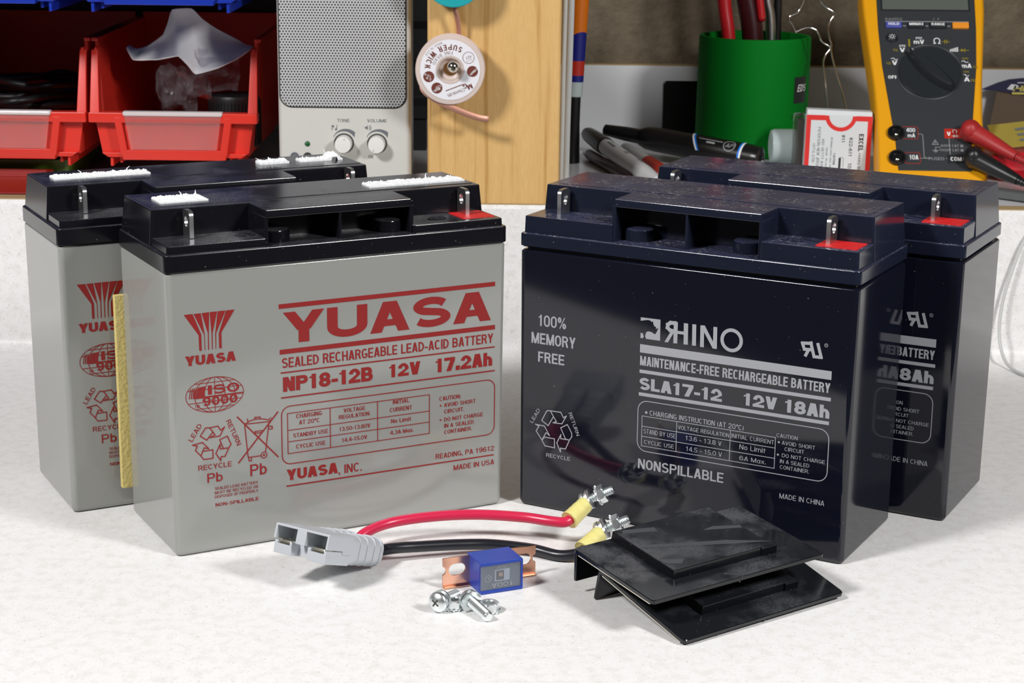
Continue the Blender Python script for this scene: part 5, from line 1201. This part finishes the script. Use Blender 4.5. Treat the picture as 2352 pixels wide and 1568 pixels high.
# --- stacking bins hung on a black panel
o = (-600, 1480, 128)
m = wmb(o); m.box(-1090, -50, 1480, 1484, 130, 640, .5)
for k in range(17): m.wedge([(-1080, 1480.2, 140 + 30*k), (-54, 1480.2, 140 + 30*k), (-54, 1480.2, 143 + 30*k), (-1080, 1480.2, 143 + 30*k), (-1080, 1475.5, 147 + 30*k), (-54, 1475.5, 147 + 30*k), (-54, 1476.5, 149 + 30*k), (-1080, 1476.5, 149 + 30*k)])
m.box(-1080, -1060, 1484, 1599.6, 104.2, 620); m.box(-90, -70, 1484, 1589.6, 104.2, 620)
pn = thing('louvered_panel', 'black louvered panel behind the plastic bins', 'panel', o); m.build('panel_sheet', M_panel_black, pn)
def make_bin(ma, label, grp, loc):
    r = thing('storage_bin', label, 'bin', loc, group=grp)
    m = MB()
    m.wedge([(-46, 3, 0), (46, 3, 0), (48, 196, 0), (-48, 196, 0), (-50.5, 3, 3), (50.5, 3, 3), (50.5, 196, 3), (-50.5, 196, 3)], .5)
    for s in (-1, 1):
        W = lambda x0, x1, z0, y0, y1, X0, X1, z1, Y0, Y1: m.wedge([(s*x0, y0, z0), (s*x1, y0, z0), (s*x1, y1, z0), (s*x0, y1, z0), (s*X0, Y0, z1), (s*X1, Y0, z1), (s*X1, Y1, z1), (s*X0, Y1, z1)], .5)
        W(48.4, 50.8, 1, 12, 196, 54.2, 56.6, 79, 24, 196)                   # side wall
        W(51.0, 57.6, 30, 3, 6.5, 52.6, 57.0, 72.5, 14, 17.5)                # front flange of the side wall
        W(51.4, 52.9, 30, 6, 24, 53.4, 55.2, 74, 14, 30)
        W(54.0, 58.4, 77.5, 22, 196, 54.0, 58.4, 80, 22, 196)                # top rim
        W(34.0, 50.8, 2.5, 7.5, 9.5, 36.5, 54.6, 25, 7.0, 9.0)               # recessed cheek
        m.box(s*44 - 1, s*44 + 1, 5, 190, -6.5, .5, .4); m.box(s*38 - 1, s*38 + 1, 8, 190, -4.5, .5, .4)
        W(31.6, 36.4, 1.5, .2, 8, 35.6, 40.6, 28, -.6, 8)                    # upright of the label frame
    m.wedge([(-35.5, .4, -1.5), (35.5, .4, -1.5), (35.5, 9, -1.5), (-35.5, 9, -1.5), (-36, 0, 5.5), (36, 0, 5.5), (36, 9, 5.5), (-36, 9, 5.5)], .7)
    m.wedge([(-34, 3.2, 3), (34, 3.2, 3), (34, 6, 3), (-34, 6, 3), (-38, 2.6, 29), (38, 2.6, 29), (38, 6, 29), (-38, 6, 29)], .3)
    m.box(-58, 58, -.4, 9, 24.2, 31.2, .9)
    m.wedge([(-48, 194, 0), (48, 194, 0), (48, 196.5, 0), (-48, 196.5, 0), (-56, 194, 84), (56, 194, 84), (56, 196.5, 84), (-56, 196.5, 84)], .4)
    m.build('bin_body', ma, r, 40)
    m = MB(); m.wedge([(-29.5, -.1, 5.8), (29.5, -.1, 5.8), (29.5, .5, 5.8), (-29.5, .5, 5.8), (-33.2, -1.0, 29), (33.2, -1.0, 29), (33.2, -.5, 29), (-33.2, -.5, 29)], .15)
    q = m.build('label_window', M_clear_label, r); q['label'] = 'clear label holder on the bin front'
    m = MB(); m.wedge([(-34, -1.9, 29), (34, -1.9, 29), (34, 3, 29), (-34, 3, 29), (-34.4, -1.2, 32.2), (34.4, -1.2, 32.2), (34.4, 4, 32.4), (-34.4, 4, 32.4)], 1.1, 4)
    q2 = m.build('holder_lip', M_lip_highlight, q)
    return r
rb = make_bin(M_red_bin, 'red storage bin holding a plastic bag, right one of the two red bins', 'red bins on the panel', (-234.4, 1280, 128))
r2 = copy_tree(rb); r2.location.x = -0.3520; r2['label'] = 'red storage bin cut off by the left edge of the picture'
bb = make_bin(M_blue_bin, 'blue storage bin hanging directly above the red bin that holds a bag', 'blue bins on the panel', (-231.0, 1226, 237.8))
b2 = copy_tree(bb); b2.location.x = -0.3465; b2['label'] = 'blue storage bin at the top left corner above the left red bin'
r3 = copy_tree(rb); r3.location.x = -0.4696; r3['label'] = 'unseen red storage bin added at the end of the row to keep light out of the others'  # this bin and the blue one above: unseen, added to block side light
b3 = copy_tree(bb); b3.location.x = -0.4620; b3['label'] = 'unseen blue storage bin added at the end of the row to shade the red bins'
# bag of parts and a ribbed cap in the right red bin
o = (-228, 1310, 132)
bg = thing('plastic_bag', 'crumpled bag with a white sheet sticking out of the right red bin', 'bag', o)
A_ = [(-278.3, 197.9), (-268.2, 197.1), (-259.8, 200.0), (-251.3, 205.6), (-246.3, 209.3), (-242.6, 216.9), (-239.5, 227.8), (-225.4, 228.6), (-219.2, 220.5), (-211.5, 213.6), (-196.4, 204.3), (-188.6, 197.4)]
B_ = [(-272.5, 199.9), (-266.8, 191.5), (-259.3, 191.9), (-253.2, 192.6), (-247.1, 193.0), (-238.9, 194.5), (-231.9, 195.8), (-225.8, 188.7), (-221.8, 182.1), (-206.5, 186.5), (-193.1, 192.9), (-184.5, 199.3)]
def sheet(u, v):
    k = min(int(u*11), 10); f = u*11 - k
    a_ = Vector(A_[k]).lerp(Vector(A_[k+1]), f); b_ = Vector(B_[k]).lerp(Vector(B_[k+1]), f); q = a_.lerp(b_, v)
    return (q.x, 1346 - 30*v - 30*math.sin(u*math.pi)*(1 - .3*v) + 12*math.sin(v*math.pi), q.y)
m = wmb(o); m.grid(sheet, 44, 8); bmesh.ops.smooth_vert(m.bm, verts=m.bm.verts[:], factor=.5, use_axis_x=True, use_axis_y=True, use_axis_z=True); bmesh.ops.solidify(m.bm, geom=m.bm.faces[:], thickness=.8)
m.build('white_sheet', M_white_sheet, bg, 60)
def film(x0, x1, z0, z1, y, sd, lean=0):
    m = wmb(o)
    m.grid(lambda u, v: (x0 + (x1 - x0)*u + lean*(1 - v)*10 + 3*noise.noise((u*4, v*4, sd)), y + 14*noise.noise((u*3 + sd, v*3, 0)) + 5*abs(noise.noise((u*9, v*9, sd))), z0 + (z1 - z0)*v + 5*noise.noise((u*3, v*2, sd + 7))), 18, 18)
    bmesh.ops.solidify(m.bm, geom=m.bm.faces[:], thickness=.15); m.build('clear_film', M_film, bg, 20)
film(-252, -216, 163, 200, 1316, 1.3, .3); film(-226, -190, 170, 198, 1310, 4.7, -.4); film(-246, -222, 158, 190, 1302, 8.1)
o = (-196, 1318, 131)
m = wmb(o); m.lathe([(17, 0), (18, 1), (18, 33), (17, 36), (13, 37), (0, 37)], (-198, 1322, 131.2), (0, 0, 1), 48)
for i in range(48):
    m.M = Matrix.Translation(-Vector(o)) @ Matrix.Translation((-198, 1322, 131.2)) @ Matrix.Rotation(2*math.pi*i/48, 4, 'Z'); m.box(17.6, 18.7, -.45, .45, 2, 32)
cp = thing('ribbed_cap', 'black ribbed cap lying in the right red bin below the bag', 'cap', o); m.build('cap_body', M_black_rough, cp)
o = (-352, 1340, 131)
m = MB(); rn = random.Random(11); pts = []
for i in range(60):
    a_ = i*.83; pts.append((-352 + (30 + 12*math.sin(i*1.7))*math.cos(a_), 1372 + (34 + 20*math.sin(i*1.1))*math.sin(a_), 136 + i*.62 + rn.uniform(-2, 3)))
m.tube(smooth_path(pts, 5), 2.6, 8); m.M = Matrix.Identity(4)
tag(m.build('cable_coil', M_black_rough, None, 60), 'tangle of black cable filling the left red bin', 'cable')
# bins in the shade below
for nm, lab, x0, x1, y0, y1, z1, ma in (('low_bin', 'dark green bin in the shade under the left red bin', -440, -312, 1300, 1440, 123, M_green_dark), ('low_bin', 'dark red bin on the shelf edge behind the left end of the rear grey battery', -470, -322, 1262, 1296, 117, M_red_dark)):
    o = ((x0 + x1)/2, y0, 104); r_ = thing(nm, lab, 'bin', o)
    m = wmb(o); cx, cy, hx, hy = (x0 + x1)/2, (y0 + y1)/2, (x1 - x0)/2, (y1 - y0)/2
    m.loft([rr(hx - 3, hy - 3, 3, 104.8, 5, cx, cy), rr(hx, hy, 3, z1 - 3, 5, cx, cy), rr(hx + .6, hy + .6, 3, z1, 5, cx, cy), rr(hx - 2, hy - 2, 3, z1, 5, cx, cy), rr(hx - 4, hy - 4, 3, 107, 5, cx, cy)])
    m.build('bin_body', ma, r_)
